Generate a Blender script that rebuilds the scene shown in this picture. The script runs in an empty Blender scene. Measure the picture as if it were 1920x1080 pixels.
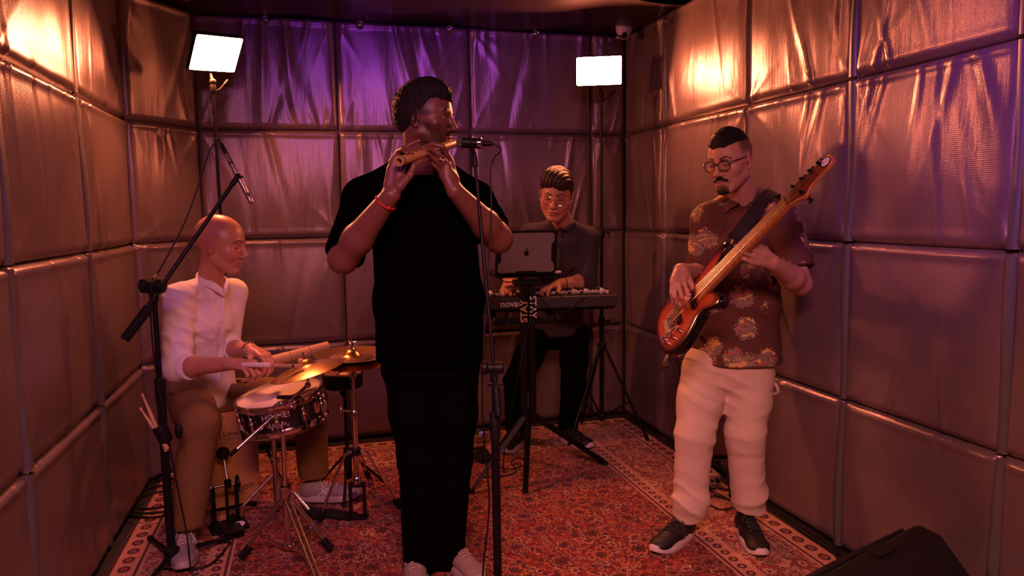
import bpy, math, random
import numpy as np
from mathutils import Vector, Matrix
random.seed(7)
SC = bpy.context.scene
COL = SC.collection
# ---------------------------------------------------------------- camera
F, H, ROLL = 1350.0, 1.42, .015
_dy = np.array([(580-960)/F, (400-540)/F, 1.0]); _dy /= np.linalg.norm(_dy)
_t = -(ROLL*_dy[0]+_dy[1])/_dy[2]
_up = -np.array([ROLL, 1, _t]); _up /= np.linalg.norm(_up)
CR = np.stack([np.cross(_dy, _up), _dy, _up], 1)      # columns: world axes in camera axes (x right, y down, z forward)
CAMP = np.array([0, 0, H])
def at(px, py, Y=None, X=None, Z=None):
    d = CR.T @ np.array([(px-960)/F, (py-540)/F, 1.0])
    s = Y/d[1] if Y is not None else (X/d[0] if X is not None else (Z-H)/d[2])
    return CAMP+s*d
cam_data = bpy.data.cameras.new('camera'); cam = bpy.data.objects.new('camera', cam_data); COL.objects.link(cam)
cam_data.sensor_width = 36; cam_data.lens = 36*F/1920; cam_data.clip_start = .05
_r, _d, _f = CR[0], CR[1], CR[2]
cam.matrix_world = Matrix(((_r[0], -_d[0], -_f[0], 0), (_r[1], -_d[1], -_f[1], 0), (_r[2], -_d[2], -_f[2], H), (0, 0, 0, 1)))
SC.camera = cam
# ---------------------------------------------------------------- light and exposure
SC.view_settings.view_transform = 'Standard'; SC.view_settings.look = 'None'
SC.view_settings.exposure = 0.12; SC.view_settings.gamma = 1.0
wd = bpy.data.worlds.new('world'); SC.world = wd; wd.use_nodes = True
wd.node_tree.nodes['Background'].inputs[0].default_value = (.60, .13, .12, 1)
wd.node_tree.nodes['Background'].inputs[1].default_value = .062
def area_light(name, loc, target, size, power, color, spread=180):
    l = bpy.data.lights.new(name, 'AREA'); l.shape = 'RECTANGLE'; l.size, l.size_y = size; l.energy = power; l.color = color
    l.spread = math.radians(spread)
    o = bpy.data.objects.new(name, l); COL.objects.link(o); o.location = loc
    o.rotation_euler = (Vector(target)-Vector(loc)).to_track_quat('-Z', 'Y').to_euler()
    return o
area_light('purple_stage_light', (.2, .25, 2.45), (.75, 4.5, 2.62), (.3, .3), 1.5, (.32, .02, 1.0), 36)
area_light('front_room_light', (.10, .10, 2.5), (.76, 2.3, .0), (1.1, .6), 42, (1.0, .32, .30), 104)
area_light('purple_side_light', (.9, .5, 2.45), (2.1, 1.75, 1.75), (.2, .2), 1.6, (.36, .03, 1.0), 44)
area_light('purple_drum_light', (-.55, .9, 2.35), (-.1, 3.1, .5), (.25, .25), 1.8, (.45, .07, 1.0), 80)
PANEL_COL, PANEL_POW = (1.0, .25, .105), 205.0
# ---------------------------------------------------------------- helpers: objects
WLOC = {}
def _finish(name, me, mat, parent, verts, kind=None):
    o = bpy.data.objects.new(name, me); COL.objects.link(o)
    if mat is not None and not me.materials: me.materials.append(mat)
    if kind: o['kind'] = kind
    return o
def mesh_obj(name, verts, faces, mat, parent=None, smooth=True, kind=None, mats=None, fmat=None, sharp=35, origin=None):
    verts = np.asarray(verts, dtype=np.float64)
    lo, hi = verts.min(0), verts.max(0)
    org = np.array([(lo[0]+hi[0])/2, (lo[1]+hi[1])/2, lo[2]]) if origin is None else np.asarray(origin, float)
    me = bpy.data.meshes.new(name)
    me.from_pydata((verts-org).tolist(), [], faces if isinstance(faces, list) else faces.tolist())
    if mats:
        for m in mats: me.materials.append(m)
        me.polygons.foreach_set('material_index', fmat)
    else: me.materials.append(mat)
    if smooth:
        me.polygons.foreach_set('use_smooth', [True]*len(me.polygons))
        if sharp: me.set_sharp_from_angle(angle=math.radians(sharp))
    me.update()
    o = bpy.data.objects.new(name, me); COL.objects.link(o)
    p = np.zeros(3)
    if parent is not None: o.parent = parent; p = WLOC[parent.as_pointer()]
    o.location = org-p; WLOC[o.as_pointer()] = org
    if kind: o['kind'] = kind
    return o
def share(name, src, loc, parent, rot=None):
    "another object on the mesh of src, origin at loc"
    o = bpy.data.objects.new(name, src.data); COL.objects.link(o); o.parent = parent
    o.location = np.asarray(loc)-(WLOC[parent.as_pointer()] if parent is not None else 0)
    o.rotation_euler = rot if rot is not None else src.rotation_euler
    WLOC[o.as_pointer()] = np.asarray(loc, float)
    return o
def thing(name, label, cat, loc, group=None):
    o = bpy.data.objects.new(name, None); COL.objects.link(o); o.empty_display_size = .05
    o.location = loc; WLOC[o.as_pointer()] = np.asarray(loc, float)
    o['label'] = label; o['category'] = cat
    if group: o['group'] = group
    return o
def tag(o, label, cat, group=None):
    o['label'] = label; o['category'] = cat
    if group: o['group'] = group
    return o
def nrm(v):
    v = np.asarray(v, float); return v/(np.linalg.norm(v)+1e-12)
def basis(z, up=(0, 0, 1)):
    "rotation matrix whose third column is z, second as close to up as possible"
    z = nrm(z); up = np.asarray(up, float)
    if abs(z @ nrm(up)) > .98: up = np.array([0, 1., 0])
    x = nrm(np.cross(up, z)); y = np.cross(z, x)
    return np.stack([x, y, z], 1)
def spline(pts, n=8):
    "Catmull-Rom through pts"
    P = [np.asarray(p, float) for p in pts]; P = [2*P[0]-P[1]]+P+[2*P[-1]-P[-2]]
    out = []
    for i in range(1, len(P)-2):
        a, b, c, d = P[i-1], P[i], P[i+1], P[i+2]
        for k in range(n):
            t = k/n
            out.append(.5*(2*b+(c-a)*t+(2*a-5*b+4*c-d)*t*t+(3*b-a-3*c+d)*t**3))
    out.append(P[-2]); return out
class MB:
    def __init__(s): s.v = []; s.f = []; s.n = 0; s.fm = []; s.mi = 0
    def add(s, v, f):
        s.v.extend([tuple(p) for p in v]); s.f.extend([tuple(i+s.n for i in q) for q in f]); s.fm.extend([s.mi]*len(f)); s.n += len(v); return s
    def box(s, c, size, R=None, bev=0.0):
        h = np.asarray(size, float)/2; c = np.asarray(c, float); R = np.eye(3) if R is None else np.asarray(R)
        b = min(bev, h.min()*.95)
        if b <= 0:
            v = [[sx*h[0], sy*h[1], sz*h[2]] for sx in (-1, 1) for sy in (-1, 1) for sz in (-1, 1)]
            f = [(0, 1, 3, 2), (4, 6, 7, 5), (0, 4, 5, 1), (2, 3, 7, 6), (0, 2, 6, 4), (1, 5, 7, 3)]
        else:
            v = []; idx = {}
            for sx in (-1, 1):
                for sy in (-1, 1):
                    for sz in (-1, 1):
                        for ax in range(3):
                            p = [sx*(h[0]-b), sy*(h[1]-b), sz*(h[2]-b)]; p[ax] += (sx, sy, sz)[ax]*b
                            idx[(sx, sy, sz, ax)] = len(v); v.append(p)
            f = []
            for ax in range(3):
                o1, o2 = [a for a in range(3) if a != ax]
                for sg in (-1, 1):
                    q = []
                    for a, bb in ((-1, -1), (1, -1), (1, 1), (-1, 1)):
                        k = [0, 0, 0]; k[ax] = sg; k[o1] = a; k[o2] = bb; q.append(idx[(*k, ax)])
                    f.append(q)
            for ax in range(3):
                o1, o2 = [a for a in range(3) if a != ax]
                for a in (-1, 1):
                    for bb in (-1, 1):
                        q = []
                        for sg, fa in ((-1, o1), (1, o1), (1, o2), (-1, o2)):
                            k = [0, 0, 0]; k[ax] = sg; k[o1] = a; k[o2] = bb; q.append(idx[(*k, fa)])
                        f.append(q)
            for sx in (-1, 1):
                for sy in (-1, 1):
                    for sz in (-1, 1): f.append([idx[(sx, sy, sz, a)] for a in range(3)])
        # orient outwards
        V0 = np.asarray(v); ff = []
        for q in f:
            n = np.cross(V0[q[1]]-V0[q[0]], V0[q[2]]-V0[q[0]])
            ff.append(tuple(q) if n @ V0[list(q)].mean(0) > 0 else tuple(q)[::-1])
        return s.add(V0 @ R.T+c, ff)
    def tube(s, pts, r, seg=10, caps=True, closed=False):
        P = [np.asarray(p, float) for p in pts]; n = len(P)
        r = [r]*n if np.isscalar(r) else list(r)
        T = []
        for i in range(n):
            a = P[(i-1) % n] if closed else P[max(i-1, 0)]; b = P[(i+1) % n] if closed else P[min(i+1, n-1)]
            T.append(nrm(b-a))
        x = basis(T[0])[:, 0]; v = []; f = []
        for i in range(n):
            x = nrm(x-T[i]*(x @ T[i])); y = np.cross(T[i], x)
            for k in range(seg):
                a = 2*math.pi*k/seg; v.append(P[i]+r[i]*(math.cos(a)*x+math.sin(a)*y))
        m = n if closed else n-1
        for i in range(m):
            for k in range(seg):
                k2 = (k+1) % seg; j = (i+1) % n
                f.append((i*seg+k, i*seg+k2, j*seg+k2, j*seg+k))
        if caps and not closed:
            f.append(tuple(range(seg))[::-1]); f.append(tuple((n-1)*seg+k for k in range(seg)))
        return s.add(v, f)
    def bar(s, a, b, r, r2=None, seg=12): return s.tube([a, b], [r, r if r2 is None else r2], seg)
    def lathe(s, c, axis, prof, seg=24, up=(0, 0, 1), cap=True, sc=(1, 1)):
        "prof: (radius, height along axis)"
        R = basis(axis, up); c = np.asarray(c, float); v = []; f = []
        for (r, h) in prof:
            for k in range(seg):
                a = 2*math.pi*k/seg; v.append(c+R @ np.array([r*math.cos(a)*sc[0], r*math.sin(a)*sc[1], h]))
        for i in range(len(prof)-1):
            for k in range(seg):
                k2 = (k+1) % seg; f.append((i*seg+k, i*seg+k2, (i+1)*seg+k2, (i+1)*seg+k))
        if cap:
            f.append(tuple(range(seg))[::-1]); f.append(tuple((len(prof)-1)*seg+k for k in range(seg)))
        return s.add(v, f)
    def ball(s, c, r, seg=14, sc=(1, 1, 1), R=None):
        c = np.asarray(c, float); R = np.eye(3) if R is None else R; v = []; f = []; n = seg//2
        for i in range(n+1):
            th = math.pi*i/n
            for k in range(seg):
                a = 2*math.pi*k/seg
                v.append(c+R @ (r*np.array([math.sin(th)*math.cos(a)*sc[0], math.sin(th)*math.sin(a)*sc[1], math.cos(th)*sc[2]])))
        for i in range(n):
            for k in range(seg):
                k2 = (k+1) % seg; f.append((i*seg+k, (i+1)*seg+k, (i+1)*seg+k2, i*seg+k2))
        return s.add(v, f)
    def torus(s, c, axis, R, r, seg=28, sub=8, arc=None):
        B = basis(axis); c = np.asarray(c, float)
        pts = [c+B @ np.array([R*math.cos(2*math.pi*k/seg), R*math.sin(2*math.pi*k/seg), 0]) for k in range(seg)]
        return s.tube(pts, r, sub, closed=True)
    def prism(s, poly, th, c, ex, ey, bev=0.0):
        "2D outline in axes ex, ey at c, thickness th centred"
        c = np.asarray(c, float); ex = nrm(ex); ey = nrm(ey); ez = np.cross(ex, ey); P = np.asarray(poly, float); n = len(P)
        A = sum(P[i][0]*P[(i+1) % n][1]-P[(i+1) % n][0]*P[i][1] for i in range(n))
        if A < 0: P = P[::-1]
        def ring(Q, z): return [c+q[0]*ex+q[1]*ey+z*ez for q in Q]
        if bev > 0:
            T = np.roll(P, -1, 0)-np.roll(P, 1, 0); T /= np.linalg.norm(T, axis=1)[:, None]+1e-9
            N = np.stack([T[:, 1], -T[:, 0]], 1); I = P-N*bev
            rings = [ring(I, -th/2), ring(P, -th/2+bev), ring(P, th/2-bev), ring(I, th/2)]
        else: rings = [ring(P, -th/2), ring(P, th/2)]
        v = [p for r in rings for p in r]; f = []
        for i in range(len(rings)-1):
            for k in range(n): f.append((i*n+k, i*n+(k+1) % n, (i+1)*n+(k+1) % n, (i+1)*n+k))
        f.append(tuple(range(n))[::-1]); f.append(tuple((len(rings)-1)*n+k for k in range(n)))
        return s.add(v, f)
    def build(s, name, mat, parent=None, smooth=True, sharp=35, kind=None, mats=None):
        return mesh_obj(name, s.v, s.f, mat, parent, smooth, kind, mats, s.fm if mats else None, sharp)
# ---------------------------------------------------------------- helpers: materials
MATS = {}
def nd(nt, typ, **kw):
    n = nt.nodes.new(typ)
    for k, v in kw.items():
        if k == 'inp':
            for i, x in v.items(): n.inputs[i].default_value = x
        else: setattr(n, k, v)
    return n
def mat(name, col, rough=.5, metal=0.0, var=.12, scale=30, bump=0.0, bscale=200, spec=.5, coat=0.0, sheen=0.0, vcol=False, sss=0.0, emit=None, trans=0.0):
    if name in MATS: return MATS[name]
    m = bpy.data.materials.new(name); m.use_nodes = True; nt = m.node_tree; b = nt.nodes['Principled BSDF']
    tc = nd(nt, 'ShaderNodeTexCoord'); no = nd(nt, 'ShaderNodeTexNoise', inp={'Scale': scale, 'Detail': 4.0}); nt.links.new(tc.outputs['Object'], no.inputs['Vector'])
    mx = nd(nt, 'ShaderNodeMix', data_type='RGBA', blend_type='MULTIPLY'); mx.inputs[0].default_value = 1
    rp = nd(nt, 'ShaderNodeMapRange', inp={'To Min': 1-var, 'To Max': 1+var}); nt.links.new(no.outputs[0], rp.inputs[0])
    if vcol:
        at_ = nd(nt, 'ShaderNodeAttribute', attribute_name='Col'); nt.links.new(at_.outputs['Color'], mx.inputs[6])
    else: mx.inputs[6].default_value = (*col, 1)
    nt.links.new(rp.outputs[0], mx.inputs[7]); nt.links.new(mx.outputs[2], b.inputs['Base Color'])
    b.inputs['Roughness'].default_value = rough; b.inputs['Metallic'].default_value = metal; b.inputs['Specular IOR Level'].default_value = spec
    b.inputs['Coat Weight'].default_value = coat; b.inputs['Sheen Weight'].default_value = sheen
    if sss: b.inputs['Subsurface Weight'].default_value = sss; b.inputs['Subsurface Radius'].default_value = (.012, .005, .003); b.inputs['Subsurface Scale'].default_value = 1
    if trans: b.inputs['Transmission Weight'].default_value = trans
    if emit: b.inputs['Emission Color'].default_value = (*emit[0], 1); b.inputs['Emission Strength'].default_value = emit[1]
    if bump:
        n2 = nd(nt, 'ShaderNodeTexNoise', inp={'Scale': bscale, 'Detail': 3.0}); nt.links.new(tc.outputs['Object'], n2.inputs['Vector'])
        bp = nd(nt, 'ShaderNodeBump', inp={'Strength': bump, 'Distance': .004}); nt.links.new(n2.outputs[0], bp.inputs['Height']); nt.links.new(bp.outputs[0], b.inputs['Normal'])
    MATS[name] = m; return m
M_BLACK = mat('black_metal', (.006, .006, .0065), .42, .0, bump=.05, spec=.22)
M_BLACKP = mat('black_plastic', (.008, .0075, .008), .5, spec=.25)
M_RUBBER = mat('black_rubber', (.007, .0065, .0065), .75, spec=.2)
M_CHROME = mat('chrome', (.75, .72, .70), .14, 1.0, var=.05)
M_STEEL = mat('brushed_steel', (.45, .43, .42), .3, 1.0)
M_BRASS = mat('cymbal_bronze', (.62, .38, .14), .28, 1.0, var=.2, scale=60, bump=.08, bscale=90)
M_CABLE = mat('cable_rubber', (.006, .0055, .006), .5, spec=.25)
M_WOOD = mat('pale_wood', (.52, .32, .15), .5, var=.25, scale=18)
M_WHITE = mat('white_print', (.72, .70, .70), .6)
# ---------------------------------------------------------------- the tent room
XL, XR, YB, ZC = -.90, 2.075, 4.52, 2.575
def vinyl():
    m = bpy.data.materials.new('grey_vinyl_blanket'); m.use_nodes = True; nt = m.node_tree; b = nt.nodes['Principled BSDF']; L = nt.links.new
    tc = nd(nt, 'ShaderNodeTexCoord'); geo = nd(nt, 'ShaderNodeNewGeometry')
    no = nd(nt, 'ShaderNodeTexNoise', inp={'Scale': 3.0, 'Detail': 6.0}); L(geo.outputs['Position'], no.inputs['Vector'])
    cr = nd(nt, 'ShaderNodeValToRGB'); cr.color_ramp.elements[0].color = (.185, .135, .140, 1); cr.color_ramp.elements[1].color = (.250, .185, .190, 1)
    cr.color_ramp.elements[0].position = .3; cr.color_ramp.elements[1].position = .7
    L(no.outputs[0], cr.inputs[0]); L(cr.outputs[0], b.inputs['Base Color'])
    rr = nd(nt, 'ShaderNodeMapRange', inp={'To Min': .23, 'To Max': .37}); L(no.outputs[0], rr.inputs[0]); L(rr.outputs[0], b.inputs['Roughness'])
    b.inputs['Specular IOR Level'].default_value = .6; b.inputs['Metallic'].default_value = .36
    # woven scrim: fine horizontal ribs and softer upright threads, with creases
    sp = nd(nt, 'ShaderNodeSeparateXYZ'); L(geo.outputs['Position'], sp.inputs[0])
    m1 = nd(nt, 'ShaderNodeMath', operation='MULTIPLY'); m1.inputs[1].default_value = 2*math.pi/.0065; L(sp.outputs[2], m1.inputs[0])
    s1 = nd(nt, 'ShaderNodeMath', operation='SINE'); L(m1.outputs[0], s1.inputs[0])
    n2 = nd(nt, 'ShaderNodeTexNoise', inp={'Scale': 1.0, 'Detail': 5.0, 'Roughness': .6})
    mp = nd(nt, 'ShaderNodeMapping'); mp.inputs['Scale'].default_value = (34, 34, 4.5); L(geo.outputs['Position'], mp.inputs[0]); L(mp.outputs[0], n2.inputs['Vector'])
    b1 = nd(nt, 'ShaderNodeBump', inp={'Strength': .09, 'Distance': .0008}); L(s1.outputs[0], b1.inputs['Height'])
    b2 = nd(nt, 'ShaderNodeBump', inp={'Strength': .40, 'Distance': .006}); L(n2.outputs[0], b2.inputs['Height']); L(b1.outputs[0], b2.inputs['Normal'])
    L(b2.outputs[0], b.inputs['Normal']); return m
M_VINYL = vinyl()
M_SEAM = mat('seam_tape', (.12, .112, .12), .38, var=.2, scale=12)
M_DARK = mat('dark_backing', (.010, .008, .009), .8)
M_CEIL = mat('black_ceiling_vinyl', (.035, .022, .026), .3, var=.3, scale=5, bump=.5, bscale=7)
M_FLOOR = mat('dark_floor', (.02, .017, .017), .7)
ROWS = [(.012, .635), (.635, 1.275), (1.275, 1.91), (1.91, 2.555)]
def wall_panel(wall, o, ux, un, w, z0, z1, seed, wr=1.0, top=False):
    "one padded blanket panel: o = lower corner, ux along the wall, un into the room"
    rnd = np.random.RandomState(seed)
    far = o[1] < 1.1 and abs(un[0]) > .5; nu, nv = (24, 16) if far else (max(24, int(w/.0092)), 46); h = z1-z0
    u = np.linspace(0, w, nu); v = np.linspace(0, h, nv)
    v = h*(.5-.5*np.cos(np.pi*v/h))*.6+v*.4
    U, Vv = np.meshgrid(u, v, indexing='ij')
    du = np.minimum(U, w-U); dv = np.minimum(Vv, h-Vv)
    D = .024*(1-np.exp(-du/.012))*(1-np.exp(-dv/.011))
    D += .010*np.exp(-((h-Vv-.022)/.016)**2)*(1-np.exp(-du/.03))+.003*np.exp(-((Vv-.03)/.02)**2)*(1-np.exp(-du/.03))
    D += .012*np.sin(np.pi*U/w)*np.sin(np.pi*Vv/h)
    env = (1-np.exp(-du/.03))*(1-np.exp(-dv/.012))
    # folds hanging from or gathered at the horizontal seams
    for _ in range(int(rnd.randint(6, 12)*wr)):
        u0 = rnd.rand()*w; up = rnd.rand() < .62; a = rnd.uniform(.004, .017)*wr**.5; Lf = rnd.uniform(.10, .42); wd_ = rnd.uniform(.006, .015)
        s = (h-Vv) if up else Vv; cen = u0+rnd.uniform(-.35, .35)*s+rnd.uniform(-.2, .2)*s*s
        x = np.abs(U-cen)/(wd_*(1+1.6*s/Lf))
        D += env*a*np.exp(-s/Lf)*np.exp(-x**1.6)*rnd.choice([1, 1, 1, -1])
    for _ in range(int(5*wr)):      # long soft drapes
        ph = rnd.rand()*6; fr = rnd.uniform(12, 34); D += env*.0010*wr*np.sin(fr*U+ph+3*np.sin(2.2*Vv+ph))
    for _ in range(4):              # creases running off a corner
        cx, cz = rnd.choice([0, w]), rnd.choice([0, h]); an = math.atan2((1 if cz == 0 else -1)*rnd.uniform(.6, 2.2), (1 if cx == 0 else -1))
        s = (U-cx)*math.cos(an)+(Vv-cz)*math.sin(an); q = -(U-cx)*math.sin(an)+(Vv-cz)*math.cos(an)
        D += env*.009*wr*np.exp(-np.clip(s, 0, 9)/.16)*np.exp(-np.abs(q)/.014)*(s > 0)
    D += .004*np.sin(7*U+seed)*np.sin(5*Vv+2*seed)
    P = o+U[..., None]*ux+Vv[..., None]*np.array([0, 0, 1.])+D[..., None]*un
    idx = np.arange(nu*nv).reshape(nu, nv)
    f = np.stack([idx[:-1, :-1], idx[1:, :-1], idx[1:, 1:], idx[:-1, 1:]], -1).reshape(-1, 4)
    n = np.cross(ux, [0, 0, 1.])
    if n @ un < 0: f = f[:, ::-1]
    ob = mesh_obj('panel', P.reshape(-1, 3), f, M_VINYL, wall, sharp=None)
    return ob
def wall(name, o, ux, un, L, cuts, seed, wr=1.0):
    o = np.asarray(o, float); ux = np.asarray(ux, float); un = np.asarray(un, float)
    mb = MB(); R = np.stack([ux, un, np.cross(ux, un)], 1)
    mb.box(o+ux*L/2-un*.05+np.array([0, 0, ZC/2]), (L, .06, ZC), R); w = mb.build(name, M_DARK, None, smooth=False); w['kind'] = 'structure'
    for i in range(len(cuts)-1):
        a, b = cuts[i], cuts[i+1]
        for j, (z0, z1) in enumerate(ROWS):
            g = .002
            wall_panel(w, o+ux*(a+g)+np.array([0, 0, z0]), ux, un, b-a-2*g, z0+.001, z1-.001, seed+17*i+5*j, wr*(1.0 if j >= 2 else .6))
    return w
# right wall runs towards the camera; its first break is the open gap between two blankets
wr_ = wall('wall_right', (XR, YB, 0), (0, -1, 0), (-1, 0, 0), YB+1.5, [0, .54, .58, 1.42, 2.12, 2.82, 3.55, 4.3, 5.1, 6.0], 100, 1.05)
wl_ = wall('wall_left', (XL, YB, 0), (0, -1, 0), (1, 0, 0), YB+1.5, [.40, 1.20, 2.02, 2.8, 3.6, 4.4, 5.2, 6.0], 300, .95)
wb_ = wall('wall_back', (XL, YB, 0), (1, 0, 0), (0, -1, 0), XR-XL, [.30, 1.09, 1.90, 2.71, 2.95], 520, 1.25)
# the back blanket swings round the left corner
mb = MB().box((XL+.10, YB-.06, ZC/2), (.24, .02, ZC)); wc_ = mb.build('wall_corner', M_DARK, None, smooth=False); wc_['kind'] = 'structure'
for j, (z0, z1) in enumerate(ROWS):
    a = np.array([XL+.012, YB-.40, z0]); b = np.array([XL+.30, YB, z0]); d = b-a; L = np.linalg.norm(d); d /= L
    wall_panel(wc_, a, d, np.array([d[1], -d[0], 0]), L, z0, z1, 700+j, .8)
def seam_strip(wall_, p, un, wid, z0, z1):
    mb = MB(); un = np.asarray(un, float); n = 14; pts = []
    ux = np.cross([0, 0, 1.], un); v = []; f = []
    for i in range(n):
        z = z0+(z1-z0)*i/(n-1); b_ = .012+.006*math.sin(7*z+p[0]*3)
        for k, (a, q) in enumerate(((-.5, -.006), (-.3, 1), (.3, 1), (.5, -.006))): v.append(np.array(p)+ux*wid*a*(1+.15*math.sin(5*z))+un*(b_ if q == 1 else q)+np.array([0, 0, z]))
    for i in range(n-1):
        for k in range(3): f.append((4*i+k, 4*i+k+1, 4*i+5+k, 4*i+4+k))
    mb.add(v, f); mb.build('seam_strip', M_SEAM, wall_, sharp=None)
for yy in (YB-2.02, YB-1.20):
    for z0, z1 in ROWS: seam_strip(wl_, (XL+.016, yy, 0), (1, 0, 0), .05, z0+.004, z1-.01)
for yy in (YB-2.12, YB-2.82):
    for z0, z1 in ROWS: seam_strip(wr_, (XR-.016, yy, 0), (-1, 0, 0), .035, z0+.004, z1-.01)
mb = MB().box((.6, 1.5, -.03), (4.2, 6.4, .06)); fl = mb.build('floor', M_FLOOR, smooth=False); fl['kind'] = 'structure'
mb = MB().box((.59, 1.5, ZC+.03), (XR-XL+.1, 6.1, .06)); ce = mb.build('ceiling', M_CEIL, smooth=False); ce['kind'] = 'structure'
# sagging ceiling sheet edge and the ring fasteners along the top of the back wall
mb = MB(); n = 40; v = []; f = []
for i in range(n):
    x = XL+.02+(XR-XL-.04)*i/(n-1)
    for k in range(6):
        y = YB-.02-.16*k; v.append((x, y, ZC-.012-.018*math.sin(2.2*k)*math.cos(5*x)-.02*abs(math.sin(1.9*x*2))))
for i in range(n-1):
    for k in range(5): f.append((6*i+k, 6*i+k+1, 6*i+7+k, 6*i+6+k))
mb.add(v, f); mb.build('ceiling_sheet', M_CEIL, ce, sharp=None)
M_RING = mat('steel_grommet', (.42, .40, .42), .22, 1.0)
ring0 = None
for (px, py) in ((318, 38), (498, 30), (675, 36), (843, 41), (1005, 47), (1160, 62)):
    p = at(px, py, Y=YB-.06); p[2] = min(p[2], ZC-.05)
    if ring0 is None:
        ring0 = MB().torus(p, (0, 1, 0), .019, .0055).build('grommet', M_RING, wb_)
        zoff = WLOC[ring0.as_pointer()]-p
    else: share('grommet', ring0, p+zoff, wb_)
    MB().lathe(p+np.array([0, .012, 0]), (0, -1, 0), [(.016, 0), (.016, .008), (.006, .014)], 16).build('eyelet_hook', M_CHROME, wb_)
for (px, py) in ((1247, 40), (1235, 14)):
    p = at(px, py, X=XR-.07); p[2] = min(p[2], ZC-.03); MB().torus(p, (1, 0, 0), .015, .005).build('grommet', M_RING, wr_)
# ---------------------------------------------------------------- persian rug
RX0, RX1, RY0, RY1 = XL+.06, XR-.07, -.35, 4.40
def rug_mat():
    m = bpy.data.materials.new('persian_rug'); m.use_nodes = True; nt = m.node_tree; b = nt.nodes['Principled BSDF']; L = nt.links.new
    geo = nd(nt, 'ShaderNodeNewGeometry'); sp = nd(nt, 'ShaderNodeSeparateXYZ'); L(geo.outputs['Position'], sp.inputs[0])
    def mth(op, a, b_=None, c=None):
        n = nd(nt, 'ShaderNodeMath', operation=op)
        for i, x in enumerate((a, b_, c)):
            if x is None: continue
            if isinstance(x, (int, float)): n.inputs[i].default_value = x
            else: L(x, n.inputs[i])
        return n.outputs[0]
    X, Y = sp.outputs[0], sp.outputs[1]
    dl = mth('SUBTRACT', X, RX0); dr = mth('SUBTRACT', RX1, X); db = mth('SUBTRACT', RY1, Y)
    d = mth('MINIMUM', mth('MINIMUM', dl, dr), db)
    def step(a, x): return mth('GREATER_THAN', x, a)
    def band(a, b_): return mth('MULTIPLY', mth('GREATER_THAN', d, a), mth('LESS_THAN', d, b_))
    def mixc(fac, c1, c2):
        n = nd(nt, 'ShaderNodeMix', data_type='RGBA'); L(fac, n.inputs[0]) if not isinstance(fac, (int, float)) else setattr(n.inputs[0], 'default_value', fac)
        for i, c in ((6, c1), (7, c2)):
            if isinstance(c, tuple): n.inputs[i].default_value = (*c, 1)
            else: L(c, n.inputs[i])
        return n.outputs[2]
    # wobble
    wn = nd(nt, 'ShaderNodeTexNoise', inp={'Scale': 7.0, 'Detail': 3.0}); L(geo.outputs['Position'], wn.inputs['Vector'])
    vm = nd(nt, 'ShaderNodeVectorMath', operation='MULTIPLY_ADD'); L(wn.outputs['Color'], vm.inputs[0]); vm.inputs[1].default_value = (.09, .09, 0); L(geo.outputs['Position'], vm.inputs[2])
    wp = vm.outputs[0]
    def vor(scale, feat='F1', vec=None):
        n = nd(nt, 'ShaderNodeTexVoronoi', feature=feat, voronoi_dimensions='2D', inp={'Scale': scale}); L(vec or geo.outputs['Position'], n.inputs['Vector']); return n
    def rings(scale, k, vec=None):   # rosettes: rings round cell centres with petals
        n = vor(scale, vec=vec); s_ = mth('SINE', mth('MULTIPLY', n.outputs['Distance'], k)); return s_, n
    RED, DRED, CREAM, NAVY, ORG = (.25, .017, .010), (.12, .008, .007), (.55, .31, .18), (.022, .013, .017), (.46, .13, .045)
    def flowers(scale, R_, k, vec, seed):
        n = vor(scale, vec=vec); df = nd(nt, 'ShaderNodeVectorMath', operation='SUBTRACT'); L(vec, df.inputs[0]); L(n.outputs['Position'], df.inputs[1])
        sp_ = nd(nt, 'ShaderNodeSeparateXYZ'); L(df.outputs[0], sp_.inputs[0]); th = mth('ARCTAN2', sp_.outputs[1], sp_.outputs[0])
        r = mth('SQRT', mth('ADD', mth('POWER', sp_.outputs[0], 2.0), mth('POWER', sp_.outputs[1], 2.0)))
        cs = nd(nt, 'ShaderNodeSeparateColor'); L(n.outputs['Color'], cs.inputs[0])
        pet = mth('ADD', 1.0, mth('MULTIPLY', mth('COSINE', mth('ADD', mth('MULTIPLY', th, k), mth('MULTIPLY', cs.outputs[0], 6.0))), .22))
        size = mth('MULTIPLY', mth('ADD', .55, mth('MULTIPLY', cs.outputs[1], .75)), R_)
        return mth('DIVIDE', mth('DIVIDE', r, pet), size), cs.outputs[2], cs.outputs[0]
    def inside(q, a): return mth('LESS_THAN', q, a)
    q1, c1, d1 = flowers(6.6, .050, 8.0, wp, 1); q2, c2, d2 = flowers(17.0, .022, 6.0, wp, 2); q3, c3, d3 = flowers(40.0, .0095, 5.0, geo.outputs['Position'], 3)
    nf = nd(nt, 'ShaderNodeTexNoise', inp={'Scale': 5.0, 'Detail': 4.0, 'Roughness': .55, 'Distortion': .9}); L(geo.outputs['Position'], nf.inputs['Vector'])
    vine = mth('LESS_THAN', mth('ABSOLUTE', mth('SINE', mth('MULTIPLY', nf.outputs[0], 46.0))), .20)
    vine2 = mth('LESS_THAN', mth('ABSOLUTE', mth('SINE', mth('MULTIPLY', nf.outputs[0], 18.0))), .13)
    def motif(base, q, col, pal):
        c_ = mixc(inside(q, 1.0), base, pal[0]); c_ = mixc(inside(q, .86), c_, mixc(mth('GREATER_THAN', col, .5), pal[1], pal[2])); c_ = mixc(inside(q, .56), c_, pal[0]); c_ = mixc(inside(q, .46), c_, pal[3]); c_ = mixc(inside(q, .18), c_, pal[0]); return c_
    field = mixc(mth('MULTIPLY', inside(q3, 1.0), .8), RED, mixc(mth('GREATER_THAN', c3, .55), NAVY, ORG))
    field = mixc(mth('MULTIPLY', vine, .65), field, NAVY)
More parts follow.
